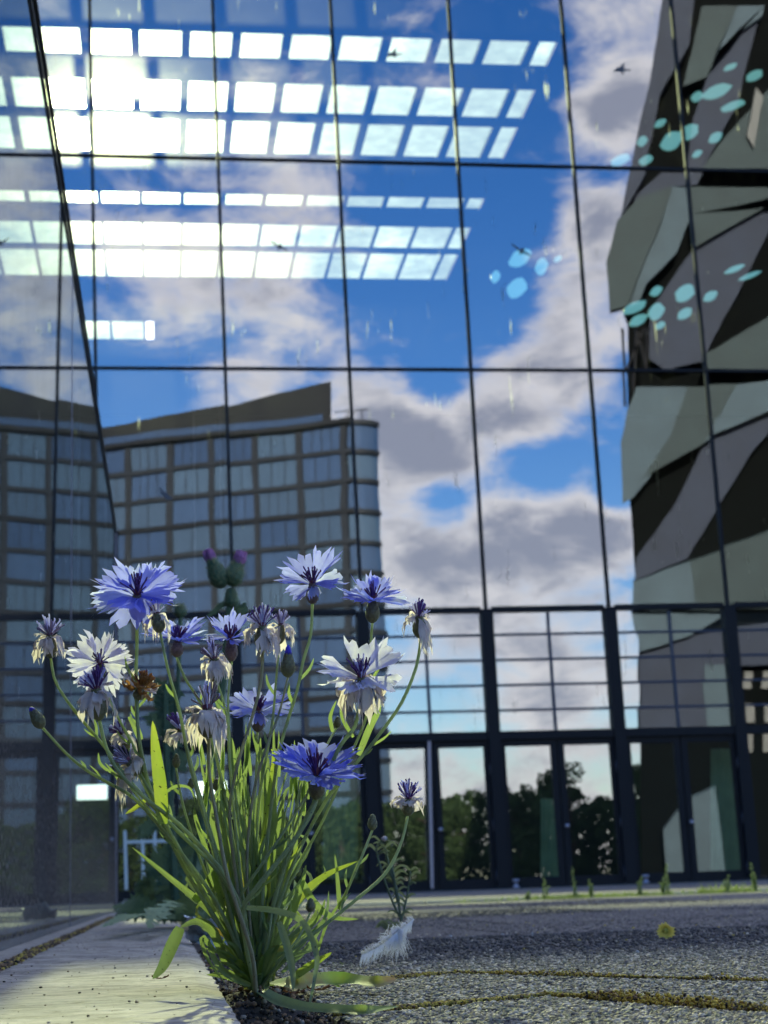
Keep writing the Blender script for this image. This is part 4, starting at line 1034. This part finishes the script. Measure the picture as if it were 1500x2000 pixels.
head((188, 1347), (194, 1408), 32, 66, 'withered', n=4, aim=(-.1, .98, .2), seed=10, dy=-.02, nw=5, stam='purple', fil=22)
head((97, 1243), (99, 1286), 24, 56, 'withered', n=4, seed=11, nw=6, droop=1.15, fil=18, label='withered head at the far left with hanging cream petals')
head((275, 1345), (268, 1368), 22, 66, 'brown', n=5, seed=12, aim=(.35, .9, .2), dy=-.01, nw=9, droop=-.35, label='dry brown flower head', fil=50)
head((512, 1225), (513, 1270), 30, 62, 'withered', n=4, seed=13, nw=6, dy=-.01, stam='purple', droop=.75, fil=22)
head((549, 1222), (545, 1258), 20, 46, 'withered', n=4, seed=14, nw=5, dy=.02, droop=.9)
head((418, 1288), (424, 1333), 29, 58, 'withered', n=4, seed=15, nw=7, dy=-.01, aim=(-.2, .95, .2), stam='purple_grey', droop=.7)
head((405, 1388), (408, 1442), 38, 76, 'withered', n=5, seed=16, nw=5, dy=-.05, stam='brown_fil', droop=1.05, label='large withered head in front with beige petals', fil=13)
head((240, 1434), (252, 1462), 20, 46, 'withered', n=3, seed=17, nw=2, dy=.02, aim=(-.3, .95, .1), stam='purple', fil=20)
head((253, 1488), (274, 1512), 26, 62, 'withered', n=4, seed=18, nw=6, dy=-.01, aim=(-.75, .55, .2), droop=1.3)
head((352, 1425), (362, 1448), 22, 50, 'withered', n=4, seed=19, nw=6, dy=.01, aim=(-.35, .9, .2), stam='purple', droop=.6)
head((818, 1206), (822, 1247), 28, 52, 'withered', n=4, seed=20, nw=6, aim=(.05, .99, .1), stam='purple', droop=.95, fil=17, label='withered head at the right end with dark stamens')
head((798, 1562), (796, 1594), 24, 56, 'withered', n=4, seed=21, nw=6, dy=.03, aim=(.0, .98, .1), stam='purple', droop=.35, fil=16, label='withered head low at the right with white petals')
head((306, 1200), (313, 1236), 24, 44, 'withered', n=3, seed=22, nw=3, dy=-.01, stam='brown_fil', droop=1.2, fil=8)
bud((58, 1380), (84, 1422), 24, tipmat='bud_blue', tipf=.22, seed=1, label='bud with a blue tip at the far left')
bud((563, 1258), (562, 1323), 27, tipmat='bud_blue', tipf=.33, seed=2, label='upright bud with a deep blue tip')
bud((728, 1588), (727, 1622), 18, dy=.02, seed=3); bud((345, 1470), (344, 1500), 15, seed=4, dy=.02); bud((424, 1518), (424, 1545), 17, seed=5, dy=.03, tipmat='cream')
bud((661, 1398), (657, 1422), 15, seed=6, dy=.02); bud((607, 1752), (606, 1782), 17, seed=7); bud((531, 1748), (532, 1770), 15, seed=8); bud((373, 1518), (373, 1542), 13, seed=9, dy=.03)

def stem(pts, w0=6, w1=9, dys=(0, 0), mt='stem', n=22, hair=True):
    m_ = len(pts); jq = random.Random(int(pts[0][0]*3+pts[1][1])); pts = [pts[0]]+[(x+jq.uniform(-3.5, 3.5), y) for x, y in pts[1:-1]]+[pts[-1]]
    w = [PX(x, y, dys[0]-.016*math.sin(3.14*i/(m_-1))+(dys[1]-dys[0])*i/(m_-1)) for i, (x, y) in enumerate(pts)]
    c = spline(w, n); b = MB()
    jr = random.Random(int(pts[0][0]*7+pts[0][1]))
    r = [(w0+(w1-w0)*i/(n-1))*.80*PXM/2*(1+.06*jr.uniform(-1, 1)) for i in range(n)]
    b.tube(c, r, 7)
    o = b.build('stem', M[mt], plant, smooth=True)
    if hair:                                          # small clasping leaflets and aphid-like specks
        for _ in range(jr.choice((1, 2, 2, 3))):
            i = jr.randrange(3, n-3); t = (c[i-1]-c[i]).normalized(); s = jr.choice((-1, 1))
            L = jr.uniform(22, 60)*PXM; p = c[i]; q = p+(t*.8+RT*s*.35).normalized()*L
            rb = ribbon([p, p.lerp(q, .5)+RT*s*L*.10, q], jr.uniform(4, 7)*PXM, twist=jr.uniform(-.6, .6), n=7); rb.build('leaf', M['leaf'][jr.choice((0, 1))], plant, smooth=True)
    return o
ST = [
 ([(99,1286),(112,1335),(150,1395),(205,1462),(255,1525),(330,1610),(430,1705),(480,1800),(497,1930)],6,11,(0,0)),
 ([(84,1422),(125,1470),(168,1503),(215,1530),(262,1562),(330,1640),(420,1760),(490,1915)],6,10,(0,0)),
 ([(194,1408),(205,1462),(232,1510),(290,1562),(350,1612),(440,1708),(480,1800)],8,11,(-.02,-.01)),
 ([(200,1335),(222,1385),(262,1458),(285,1520),(330,1620),(400,1760),(480,1900)],6,9,(.02,.01)),
 ([(267,1197),(265,1262),(268,1330),(271,1440),(300,1560),(360,1700),(440,1830),(490,1925)],8,11,(0,.01)),
 ([(268,1368),(270,1440),(285,1520)],8,8,(-.01,.0)),
 ([(313,1236),(330,1310),(350,1392),(375,1500),(420,1680),(480,1900)],6,9,(-.01,0)),
 ([(345,1284),(362,1325),(392,1378),(420,1460),(450,1620),(485,1850)],6,9,(.02,.01)),
 ([(408,1442),(412,1510),(422,1590),(442,1700),(466,1790),(490,1870),(500,1945)],8,11,(-.04,-.02),'stem_purple'),
 ([(424,1333),(440,1400),(450,1500),(470,1700),(490,1880)],5,8,(-.01,0)),
 ([(513,1270),(510,1330),(492,1400),(462,1500),(450,1600),(470,1760),(492,1900)],7,9,(-.01,0),'stem_purple'),
 ([(545,1258),(541,1330),(528,1420),(505,1560),(495,1720)],5,8,(.02,.01)),
 ([(562,1323),(548,1392),(520,1462),(495,1560),(485,1700),(495,1880)],5,8,(0,0),'stem_purple'),
 ([(610,1180),(606,1240),(590,1290),(577,1350),(558,1430),(540,1500),(520,1640),(505,1850)],7,9,(.01,0)),
 ([(727,1217),(724,1290),(715,1390),(690,1470),(630,1600),(560,1740),(515,1900)],6,8,(.01,.02)),
 ([(822,1247),(812,1302),(785,1372),(742,1432),(706,1475),(640,1560),(570,1700),(510,1890)],8,9,(0,0)),
 ([(703,1373),(690,1420),(664,1460),(625,1540),(560,1680),(510,1860)],9,10,(-.02,0)),
 ([(618,1562),(598,1602),(556,1664),(505,1730),(472,1775),(480,1840),(498,1930)],11,12,(-.03,-.01)),
 ([(598,1555),(560,1610),(520,1680),(470,1745),(455,1780)],6,8,(.0,.0)),
 ([(796,1594),(786,1648),(748,1708),(690,1760),(625,1812),(565,1860),(512,1925)],7,10,(.03,0)),
 ([(727,1622),(706,1680),(682,1735),(662,1775)],6,7,(.02,.02)),
 ([(503,1430),(500,1520),(490,1640),(495,1800)],6,8,(.03,.01)),
 ([(453,1292),(448,1370),(455,1480),(470,1640),(490,1820)],5,8,(.04,.01)),
 ([(252,1462),(280,1530),(340,1640)],5,7,(.02,.01)),
 ([(274,1512),(300,1560),(340,1640),(420,1780)],8,9,(-.01,0)),
 ([(362,1448),(385,1540),(430,1680),(480,1850)],6,8,(.01,.01)),
 ([(657,1422),(630,1480),(590,1580),(540,1720)],5,7,(.02,.01)),
 ([(344,1500),(362,1580),(400,1700),(460,1840)],5,7,(.02,.01)),
 ([(424,1545),(440,1640),(470,1800)],5,7,(.03,.01)),
 ([(606,1782),(585,1830),(545,1880),(512,1925)],5,7,(0,0)),
 ([(532,1770),(525,1820),(508,1900)],5,7,(0,0)),
 ([(230,1490),(262,1545),(310,1600)],4,6,(.0,.0)),
]
for s in ST: stem(s[0], s[1], s[2], s[3], s[4] if len(s) > 4 else 'stem')

# leaves placed where the photograph shows them: points, width, material, twist, depth start/end
LF = [
 ([(318,1610),(313,1540),(304,1470),(298,1408)],25,2,.35,(-.03,-.03)),
 ([(500,1720),(528,1610),(520,1520),(492,1425)],24,0,.2,(0,.01)),
 ([(560,1790),(590,1745),(640,1706),(698,1682)],18,2,.5,(0,.02)),
 ([(590,1720),(612,1760),(650,1790),(700,1795)],16,0,.4,(.0,.02)),
 ([(470,1880),(420,1790),(340,1722),(258,1655)],14,0,.5,(0,.0)),
 ([(440,1880),(415,1818),(385,1800),(352,1812)],18,0,.5,(0,-.03)),
 ([(352,1812),(335,1850),(318,1888),(298,1912)],24,0,.2,(-.03,-.05)),
 ([(475,1772),(540,1778),(592,1800),(618,1860),(616,1905),(600,1985)],13,3,.3,(-.03,-.08)),
 ([(545,1800),(562,1850),(572,1900),(573,1935)],15,3,.2,(-.04,-.05)),
 ([(570,1910),(610,1882),(648,1860)],17,2,.4,(-.02,-.02)),
 ([(380,1760),(430,1690),(445,1620),(430,1545)],22,0,.3,(0,0)),
 ([(440,1760),(425,1660),(422,1580),(434,1545),(452,1560)],26,0,.3,(0,0)),
 ([(553,1690),(546,1640),(548,1590),(553,1560)],18,0,.2,(.01,.01)),
 ([(528,1700),(545,1640),(552,1600),(548,1565)],16,0,-.3,(.02,.02)),
 ([(663,1772),(660,1730),(654,1668)],9,0,.3,(.02,.02)),
 ([(620,1860),(640,1800),(672,1750),(700,1680)],6,0,.2,(.02,.02)),
 ([(510,1900),(560,1800),(585,1740),(598,1690)],16,0,.2,(0,.0)),
 ([(520,1880),(580,1830),(622,1790),(635,1755)],13,0,.5,(0,.01)),
 ([(550,1900),(600,1850),(635,1790),(642,1740)],10,1,.5,(0,.01)),
 ([(480,1880),(450,1800),(460,1700),(480,1600)],16,1,.3,(0,-.01)),
 ([(495,1900),(520,1790),(560,1700),(590,1640)],14,2,.3,(0,0)),
 ([(700,1475),(722,1420),(738,1390),(742,1370)],14,0,.4,(0,0)),
 ([(690,1440),(668,1400),(668,1360)],8,0,.3,(0,0)),
 ([(650,1430),(645,1400),(657,1368)],8,0,.3,(.01,.01)),
 ([(460,1540),(455,1470),(452,1440)],10,0,.4,(0,0)),
 ([(275,1445),(262,1415),(250,1400)],14,0,.4,(0.02,.02)),
 ([(288,1560),(262,1580),(245,1590)],9,2,.6,(.0,.0)),
 ([(210,1505),(195,1490),(192,1470)],6,0,.3,(0,0)),
 ([(240,1545),(230,1520),(205,1490)],7,0,.3,(0,0)),
 ([(320,1550),(345,1535),(372,1540),(382,1570)],7,0,.5,(.0,.0)),
 ([(420,1860),(395,1830),(405,1870),(440,1920)],10,0,.4,(-.02,-.03)),
 ([(490,1925),(440,1900),(412,1860),(408,1830)],12,0,.4,(-.02,-.02)),
]
for pts, w, mi, tw, dd in LF:
    n_ = len(pts); p3 = [PX(x, y, dd[0]+(dd[1]-dd[0])*i/(n_-1)) for i, (x, y) in enumerate(pts)]
    rb = ribbon(p3, w*PXM, twist=tw, n=14); rb.build('leaf', M['leaf'][mi], plant, smooth=True)
# two long leaves lying on the paving
def ground_leaf(pts, w, m_, z0=.004, lb=None):
    p3 = [G(x, y, z0+.004*math.sin(i*1.3)**2) for i, (x, y) in enumerate(pts)]
    rb = ribbon(p3, w*PXM, twist=.1, n=20, fold=.4, face=Vector((0, -.75, .66))); o = rb.build('leaf', m_, plant, smooth=True)
    if lb: o['label'] = lb
ground_leaf([(488, 1915), (520, 1945), (575, 1968), (650, 1975), (720, 1974), (778, 1966)], 30, M['leaf'][0], lb='long bright green leaf lying along the ground')
ground_leaf([(520, 1925), (580, 1920), (660, 1918), (730, 1920), (775, 1912)], 44, M['leaf_brown'], .006, 'broad leaf turning brown and orange on the ground')
# the dense tuft of upright leaves between the stems
rl = random.Random(77)
for k in range(100):
    t = rl.random(); bx = 500+rl.gauss(0, 16); by = 1935-rl.random()*60
    tx = 492+rl.gauss(0, 54); ty = rl.uniform(1455, 1830)
    tx = 497+(tx-497)*(1.0+.35*(ty > 1650)); dyy = rl.uniform(-.01, .11)
    if not 360 < tx < 640: continue
    mx = bx+(tx-bx)*(.45+rl.uniform(-.15, .15))+rl.gauss(0, 8); my = (by+ty)/2
    ex = tx+rl.gauss(0, 14); p3 = [PX(bx, by, 0), PX(mx, my, dyy*.5), PX(tx, ty+30, dyy), PX(ex, ty, dyy*1.1)]
    w = rl.uniform(6, 14.5)*(1.15 if ty > 1600 else .8)
    mi = rl.choices((0, 1, 2, 3), (5, 4, .8, 1.2))[0]
    ribbon(p3, w*PXM, twist=rl.uniform(-1.0, 1.0), fold=rl.uniform(.1, .5), n=11).build('leaf', M['leaf_brown'] if k % 14 == 3 else M['leaf'][mi], plant, smooth=True)
for k in range(40):                                     # thin side shoots up among the stems
    tx = rl.uniform(380, 600); ty = rl.uniform(1400, 1560); L_ = rl.uniform(60, 130); lean = rl.uniform(-18, 18)
    p3 = [PX(tx+lean, ty+L_, .02), PX(tx+lean*.3, ty+L_*.5, .02), PX(tx, ty, .02)]
    ribbon(p3, rl.uniform(5, 9)*PXM, twist=rl.uniform(-.8, .8), n=8).build('leaf', M['leaf'][rl.choice((0, 0, 1))], plant, smooth=True)
for k in range(26):                                     # short curled leaves round the crown of the root
    a = rl.uniform(-1, 1); bx, by = 498+a*14, 1925
    tx = 498+a*rl.uniform(60, 130); ty = 1925-rl.uniform(20, 100)
    p3 = [PX(bx, by, 0), PX(bx+(tx-bx)*.5, by-(by-ty)*.8, -.01), PX(tx, ty, -.02*rl.random())]
    ribbon(p3, rl.uniform(6, 13)*PXM, twist=rl.uniform(-.8, .8), n=9).build('leaf', M['leaf'][rl.choice((0, 0, 1, 2))], plant, smooth=True)

# ---- thistle farther back by the wall
YT = 3.25
def PT(x, y, d=0.0): return P(x, y, YT+d)
TS = YT/F
th = thing('thistle', G(345, 1803), 'tall spiny thistle with two pink tipped heads growing behind the flowers', 'thistle')
def spiny(name, pts, r, mt='thistle', spines=60, sl=10, parent=th, seed=0):
    rr = random.Random(seed); c = spline([PT(*p) for p in pts], 16); b = MB(); b.tube(c, [r[0]+(r[1]-r[0])*i/15 for i in range(16)], 7)
    for k in range(spines):
        i = rr.randrange(15); p = c[i].lerp(c[i+1], rr.random()); a = rr.random()*6.28; d = (RT*math.cos(a)+UPV*.4-FW*math.sin(a)).normalized(); L = sl*TS*rr.uniform(.5, 1.3)
        s = Vector((0, 0, 1))*.0012
        b.add([p-s, p+s, p+d*L], [(0, 1, 2)], 1)
    return b.build(name, [M[mt], M['thistle_pale']], parent)
spiny('stem', [(372, 1800), (392, 1640), (418, 1460), (440, 1290), (450, 1160)], (.011, .007), spines=160, sl=15, seed=1)
spiny('stem', [(345, 1800), (335, 1620), (325, 1480), (322, 1345)], (.009, .006), spines=110, sl=17, seed=2)
spiny('stem', [(335, 1560), (345, 1400), (352, 1205)], (.005, .004), spines=50, sl=8, seed=3)
def th_head(bx, by, tx, ty, w, flower=True, seed=5, tuft=24):
    rr = random.Random(seed); B = PT(bx, by); T = PT(tx, ty); A = (T-B).normalized(); h = (T-B).length; W_ = w*TS/2; b = MB()
    prof = [(0, .25), (.1, .7), (.3, 1), (.55, .93), (.8, .68), (1, .5)]; b.lathe(B, A, [(t*h, r*W_) for t, r in prof], 12)
    u = A.orthogonal().normalized(); v = A.cross(u)
    for k in range(340):
        t = rr.random()*.98; r = np.interp(t, [p[0] for p in prof], [p[1] for p in prof])*W_; a = rr.random()*6.28; e = u*math.cos(a)+v*math.sin(a)
        p = B+A*t*h+e*r*.97; s = A.cross(e)*.0011; b.add([p-s, p+s, p+(e*.8+A*.7).normalized()*W_*rr.uniform(.2, .5)], [(0, 1, 2)], 1)
    o = b.build('thistle_head', [M['thistle'], M['thistle_pale']], th)
    if flower:
        f = MB()
        for k in range(70):
            a = rr.random()*6.28; q = rr.random()**.5*.5*W_; e = u*math.cos(a)+v*math.sin(a); p = T-A*.004+e*q
            f.tube([p, p+A*tuft*TS*.55+e*W_*.12, p+A*tuft*TS*rr.uniform(.85, 1.1)+e*W_*rr.uniform(-.2, .12)], [.0016, .0018, .0008], 4)
        f.build('floret_tuft', M['thistle_flower'], o)
    return o
th_head(436, 1148, 412, 1093, 40, True, 5, 24); th_head(450, 1145, 466, 1098, 40, True, 6, 26); th_head(353, 1206, 351, 1180, 26, False, 7)
th_head(455, 1190, 450, 1150, 30, False, 9)
def spiny_leaf(pts, w, seed, zoff=0, m_='thistle'):
    # pinnate lobed blade with pointed, spine-tipped lobes
    rr = random.Random(seed); c = spline([PT(x, y, d) for x, y, d in pts], 15); b = MB()
    for i in range(14):
        p, q = c[i], c[i+1]; t = (q-p).normalized(); s = t.cross(CAMD).normalized(); up = s.cross(t)*rr.uniform(-.3, .3); f = i/13; ww = w*TS*math.sin(math.pi*(.12+.85*f))*.5
        b.add([p-s*.003, p+s*.003, q+s*.003, q-s*.003], [(0, 1, 2, 3)])
        for sg in (-1, 1):
            L = ww*rr.uniform(.7, 1.3); m1 = p.lerp(q, .15)+s*sg*.003; m2 = q+s*sg*.003
            k1 = p.lerp(q, .2)+s*sg*L*.6+t*L*.15+up*L*.4; k2 = q+s*sg*L*.55+t*L*.5-up*L*.3; tip = q+s*sg*L*1.1+t*L*.55; mid = p.lerp(q, .8)+s*sg*L*.7+t*L*.2
            b.add([m1, m2, k2, mid, k1], [(0, 4, 3, 2, 1)]); b.add([k1, mid, k1+s*sg*L*.5+t*L*.1], [(0, 1, 2)]); b.add([mid, k2, tip], [(0, 1, 2)])
    b.build('leaf', M[m_], th)
SL = [([(350,1795,0),(300,1785,-.2),(250,1790,-.5),(200,1810,-.8)],44,1), ([(350,1795,0),(310,1765,.1),(260,1765,.1),(225,1790,0)],44,2), ([(355,1795,0),(330,1720,0),(310,1690,0),(285,1700,0)],60,3),
      ([(360,1795,0),(380,1740,-.1),(400,1720,-.1),(430,1735,-.2)],60,4), ([(345,1790,0),(320,1730,.1),(335,1660,.1),(360,1640,.1)],55,5), ([(350,1800,0),(340,1760,-.4),(300,1790,-.7),(290,1812,-.9)],38,6),
      ([(350,1790,0),(370,1700,.1),(350,1620,.1),(330,1590,.1)],50,7), ([(335,1560,0),(310,1545,0),(290,1560,0)],40,8), ([(325,1470,0),(345,1440,0),(352,1420,0)],40,9), ([(324,1440,0),(305,1410,0),(300,1390,0)],40,10),
      ([(322,1370,0),(340,1350,0),(352,1345,0)],34,11), ([(322,1365,0),(312,1345,0),(302,1340,0)],34,12), ([(450,1180,0),(470,1190,0),(482,1185,0)],24,13), ([(450,1175,0),(430,1185,0),(405,1205,0)],14,14),
      ([(330,1620,0),(300,1610,0),(270,1640,0)],34,15), ([(330,1500,0),(350,1490,0),(362,1470,0)],36,16), ([(355,1800,0),(400,1790,.1),(430,1800,.1)],50,17), ([(350,1800,0),(380,1770,.2),(420,1780,.2)],46,18),
      ([(345,1780,0),(300,1740,.2),(262,1735,.2)],50,19), ([(360,1790,0),(345,1740,.2),(350,1690,.2)],60,20), ([(350,1795,0),(270,1775,.0),(220,1770,-.1)],46,21), ([(322,1400,0),(325,1380,0),(322,1338,0)],46,22), ([(322,1430,0),(330,1400,0),(342,1370,0)],40,23)]
for a in SL: spiny_leaf(*a)

# ---- grey-green seedling right of the flowers
YS = 1.78
def PS(x, y, d=0): return P(x, y, YS+d)
sd = thing('seedling', PS(778, 1850), 'small grey green seedling plant with curled leaves behind the feather', 'plant')
def sstem(pts, w):
    b = MB(); b.tube(spline([PS(*p) for p in pts], 12), [w*YS/F/2*(1.2-.5*i/11) for i in range(12)], 6); b.build('stem', M['seedling'], sd, smooth=True)
SS = [([(782, 1850), (783, 1800), (776, 1750), (762, 1700), (752, 1655)], 5), ([(783, 1800), (795, 1750), (802, 1700)], 4), ([(780, 1790), (760, 1745), (742, 1690), (735, 1655), (748, 1642)], 4), ([(778, 1760), (770, 1720), (765, 1690)], 7), ([(783, 1810), (770, 1810), (752, 1815)], 4)]
for p, w in SS: sstem(p, w)
rsd = random.Random(5)
for p, w in SS:
    c = spline([PS(*q) for q in p], 14)
    for k in range(9):
        i = rsd.randrange(4, 14); s = rsd.choice((-1, 1)); L = rsd.uniform(14, 30)*YS/F; q = c[min(i, 13)]
        e = q+RT*s*L*.55+UPV*L*.45-FW*L*rsd.uniform(-.3, .3); e2 = e+RT*s*L*.45-UPV*L*rsd.uniform(.1, .5)
        ribbon([q, e, e2], rsd.uniform(4, 6)*YS/F, twist=rsd.uniform(-.5, .5), n=8).build('leaf', M['seedling'], sd, smooth=True)
b = MB(); c = PS(751, 1643); b.lathe(c, UPV, [(0, .001), (.001, .003), (.003, .0034), (.005, .0015)], 9); b.build('flower_bud', M['cream'], sd, smooth=True)

# ---- white downy feather on the ground
ft = thing('feather', G(755, 1866), 'white downy feather lying on the paving beside the seedling', 'feather')
YFt = 1.52
def PF(x, y, d=0): return P(x, y, YFt+d)
q = spline([PF(808, 1796, .03), PF(775, 1822, .01), PF(740, 1850, 0), PF(705, 1866, -.02)], 30)
b = MB(); b.tube(q, [.0007-.0005*i/29 for i in range(30)], 5); b.build('shaft', M['feather'], ft, smooth=True)
rf = random.Random(9); b = MB()
def barb(b, p, d, L, w=.00030, g=.5):
    pts = [p, p+d*L*.4+UPV*L*.05, p+d*L*.8-Vector((0, 0, 1))*L*g*.25, p+d*L-Vector((0, 0, 1))*L*g*.55]
    pts = [pts[0]]+[x+Vector((rf.gauss(0, 1), rf.gauss(0, 1), rf.gauss(0, 1)))*L*.04 for x in pts[1:]]
    c = spline(pts, 7); s = RT*w
    if abs(d.dot(RT)) > .7: s = UPV*w
    vs = []
    for i, x in enumerate(c):
        k = 1-.7*i/6; x = Vector((x.x, x.y, max(x.z, .0015))); vs += [x-s*k, x+s*k]
    b.add(vs, [(2*i, 2*i+1, 2*i+3, 2*i+2) for i in range(6)])
for k in range(460):
    i = rf.random()**.9*28; p = q[int(i)].lerp(q[int(i)+1], i-int(i)); sg = rf.choice((-1, 1)); t = (q[min(29, int(i)+1)]-q[int(i)]).normalized()
    d = (t*.75+(UPV*sg*.8-FW*rf.uniform(-.4, .4))).normalized(); barb(b, p, d, rf.uniform(12, 28)*(1-.35*abs(i/28-.4))*YFt/F)
for k in range(150):                                    # the loose tuft hanging at its middle
    p = PF(772+rf.gauss(0, 6), 1818+rf.gauss(0, 7), .01); d = (RT*rf.uniform(-.35, .75)-UPV).normalized(); barb(b, p, d, rf.uniform(25, 48)*YFt/F, g=.1)
fb_ = b.build('down', M['feather'], ft); fb_['kind'] = 'stuff'

# ---- crumpled white litter in the gap
lt = MB(); g0 = G(405, 1846); vs = []; n1, n2 = 30, 22
for j in range(n2+1):
    for i in range(n1+1):
        u = i/n1; v = j/n2; x = 368+u*78; yb_ = 1850-20*(1-u)-math.sin(v*3.14)*0; p = P(x, 1792+v*54+18*(u-.5)*1, 2.15+.10*math.sin(v*2.6))
        nz_ = noise.noise_vector(Vector((u*4, v*4, 2)))*.010+noise.noise_vector(Vector((u*11, v*11, 5)))*.004
        p = p+nz_; p.z = max(p.z, .002); vs.append(p)
lt.add(vs, [(j*(n1+1)+i, j*(n1+1)+i+1, (j+1)*(n1+1)+i+1, (j+1)*(n1+1)+i) for j in range(n2) for i in range(n1) if not (i > 17 and j < 7-(.3*(30-i)))])
o = lt.build('crumpled_wrapper', M['litter'], None, smooth=True); o['label'] = 'crumpled white wrapper lying in the gap behind the stems'; o['category'] = 'litter'
# small piece of white litter at the far end of the slab, by the wall
lt = MB(); vs = []
for j in range(9):
    for i in range(13):
        p = P(228+i*5, 1768+j*3-6*math.sin(i*.25), 5.0+.02*j)+noise.noise_vector(Vector((i*.5, j*.5, 8)))*.02; p.z = max(p.z, .012); vs.append(p)
lt.add(vs, [(j*13+i, j*13+i+1, (j+1)*13+i+1, (j+1)*13+i) for j in range(8) for i in range(12)])
o = lt.build('crumpled_paper', M['litter'], None, smooth=True); o['label'] = 'small white paper scrap at the foot of the glass wall'; o['category'] = 'litter'

# ---- dead leaves
def dead(px, py, s, seed, lb, z=.004):
    rr = random.Random(seed); c = G(px, py, z); k = s*c.y/F; b = MB(); vs = []; n = 8
    for i in range(n+1):
        w = math.sin(math.pi*(.08+.9*i/n))*.35; x = (i/n-.5)
        for j in (-1, 0, 1): vs.append(c+Vector((x*k, j*w*k*.6+rr.uniform(-.03, .03)*k, (.22*x*x*4+.16*abs(j)*rr.uniform(.4, 1.4))*k*.6+.001)))
    b.add(vs, [(i*3+j, i*3+j+1, i*3+j+4, i*3+j+3) for i in range(n) for j in (0, 1)])
    o = b.build('dead_leaf', M['deadleaf'], None, smooth=True); o['label'] = lb; o['category'] = 'dead leaf'; o['group'] = 'dead leaves on the ground'; return o
dead(313, 1915, 32, 1, 'curled dead leaf bit under the drooping green leaf', .012); dead(622, 1938, 44, 2, 'brown dead leaf under the browning leaf'); dead(575, 1945, 40, 3, 'dead leaf close to the stem bases'); dead(545, 1935, 34, 4, 'dark dead leaf in the soil beside the stems')
dead(590, 1925, 30, 5, 'small dead leaf behind the pale hanging leaf'); dead(1352, 1974, 18, 6, 'dark crumb of leaf below the moss at right')

# ---- little yellow flower lying on the paving
yf = thing('yellow_flower', G(1300, 1832), 'small yellow flower lying on the paving at right', 'flower'); c = G(1300, 1832)+Vector((0, 0, .008)); ry = random.Random(2)
for k in range(16):
    a = k*.3927; d = (RT*math.cos(a)+UPV*math.sin(a)*.95-FW*.25).normalized(); L = 19*c.y/F*ry.uniform(.8, 1.1)
    ribbon([c, c+d*L*.5, c+d*L], 9*c.y/F, n=5, fold=.2).build('petal', M['yellow'], yf, smooth=True)
b = MB(); b.lathe(c, CAMD, [(-.001, .003), (.001, .0034), (.002, .002)], 9); b.build('flower_centre', M['yellow'], yf, smooth=True)

# ---- weeds and grass along the kerb
def weed(px, h, seed, lb, bushy=.3, Y=7.2):
    rr = random.Random(seed); b0 = P(px, 1740, Y); s = Y/F; base = Vector((b0.x, Y, .0)); t = thing('weed', base, lb, 'weed', 'weeds along the kerb')
    b = MB(); tops = []
    for k in range(rr.choice((2, 3, 4))):
        top = base+Vector((rr.uniform(-.3, .3)*h*s*bushy, 0, h*s*(1 if k == 0 else rr.uniform(.4, .8)))); b.tube([base, base.lerp(top, .5)+Vector((rr.uniform(-.004, .004), 0, 0)), top], [.0022, .0017, .001], 5); tops.append(top)
    b.build('stem', M['weed'], t)
    b = MB()
    for top in tops:
        for k in range(int(26+h*.5)):
            f = rr.random(); p = base.lerp(top, .1+.9*f); a = rr.random()*6.28; d = Vector((math.cos(a), math.sin(a), rr.uniform(.2, 1))).normalized()*s*rr.uniform(3, 8)*(1.1-.35*f); w = d.orthogonal().normalized()*s*1.3
            b.add([p, p+d*.5+w, p+d, p+d*.5-w], [(0, 1, 2, 3)])
    o = b.build('foliage', M['weed'], t); o['kind'] = 'stuff'
for k, (px, h, lb, bu) in enumerate([(1062, 42, 'bushy weed left of the tallest weeds by the kerb', 1.0), (1123, 58, 'upright weed in front of the middle door', .3), (1154, 34, 'thin weed right of the upright weed', .3), (1030, 16, 'low weed tuft farthest left on the kerb', 1.5),
                                (1250, 36, 'small weed under the fourth post', .5), (1306, 62, 'tallest weed in front of the right doors', .5), (1296, 36, 'short weed beside the tallest weed', .9), (1476, 56, 'weed at the right edge of the photo', .4), (1420, 34, 'weed between grass blades at right', .7)]): weed(px, h, k+3, lb, bu)
b = MB(); rgz = random.Random(31)
for k in range(900):
    px = rgz.choice((rgz.uniform(1365, 1475), rgz.gauss(1110, 50), rgz.gauss(1230, 60), rgz.uniform(880, 1500))); Y = 7.22+rgz.uniform(-.06, .05); p = P(px, 1740, Y); p = Vector((p.x, Y, 0)); h = rgz.uniform(4, 12)*Y/F*(2.2 if 1365 < px < 1475 and rgz.random() < .3 else 1)
    d = Vector((rgz.gauss(0, .5), rgz.gauss(0, .3), 1)).normalized()*h; s = Vector((1, 0, 0))*.0022; b.add([p-s, p+s, p+d*.6+s*.5+Vector((d.x*.2, 0, 0)), p+d], [(0, 1, 2, 3)])
b.build('grass_tufts', M['weed'], None, kind='stuff', label='short sparse grass growing along the kerb', category='grass')
b = MB()
for k in range(160):                                    # a few green blades in the moss and the gap
    pl = M2A if k % 2 else M1A; a, c_ = pl[1], pl[2]; p2 = a.lerp(c_, rgz.random()**2*.35) if k < 110 else None
    p = Vector((p2.x, p2.y, 0)) if p2 else Vector((rgz.uniform(.1, .17), rgz.gauss(1.6, .04), 0)); d = Vector((rgz.gauss(0, .6), rgz.gauss(0, .4), .7)).normalized()*rgz.uniform(.002, .007); s = Vector((.00035, 0, 0)); b.add([p-s, p+s, p+d], [(0, 1, 2)])
b.build('grass_blades', M['weed'], None, kind='stuff', label='tiny green blades sprouting from the mossy joints', category='grass')
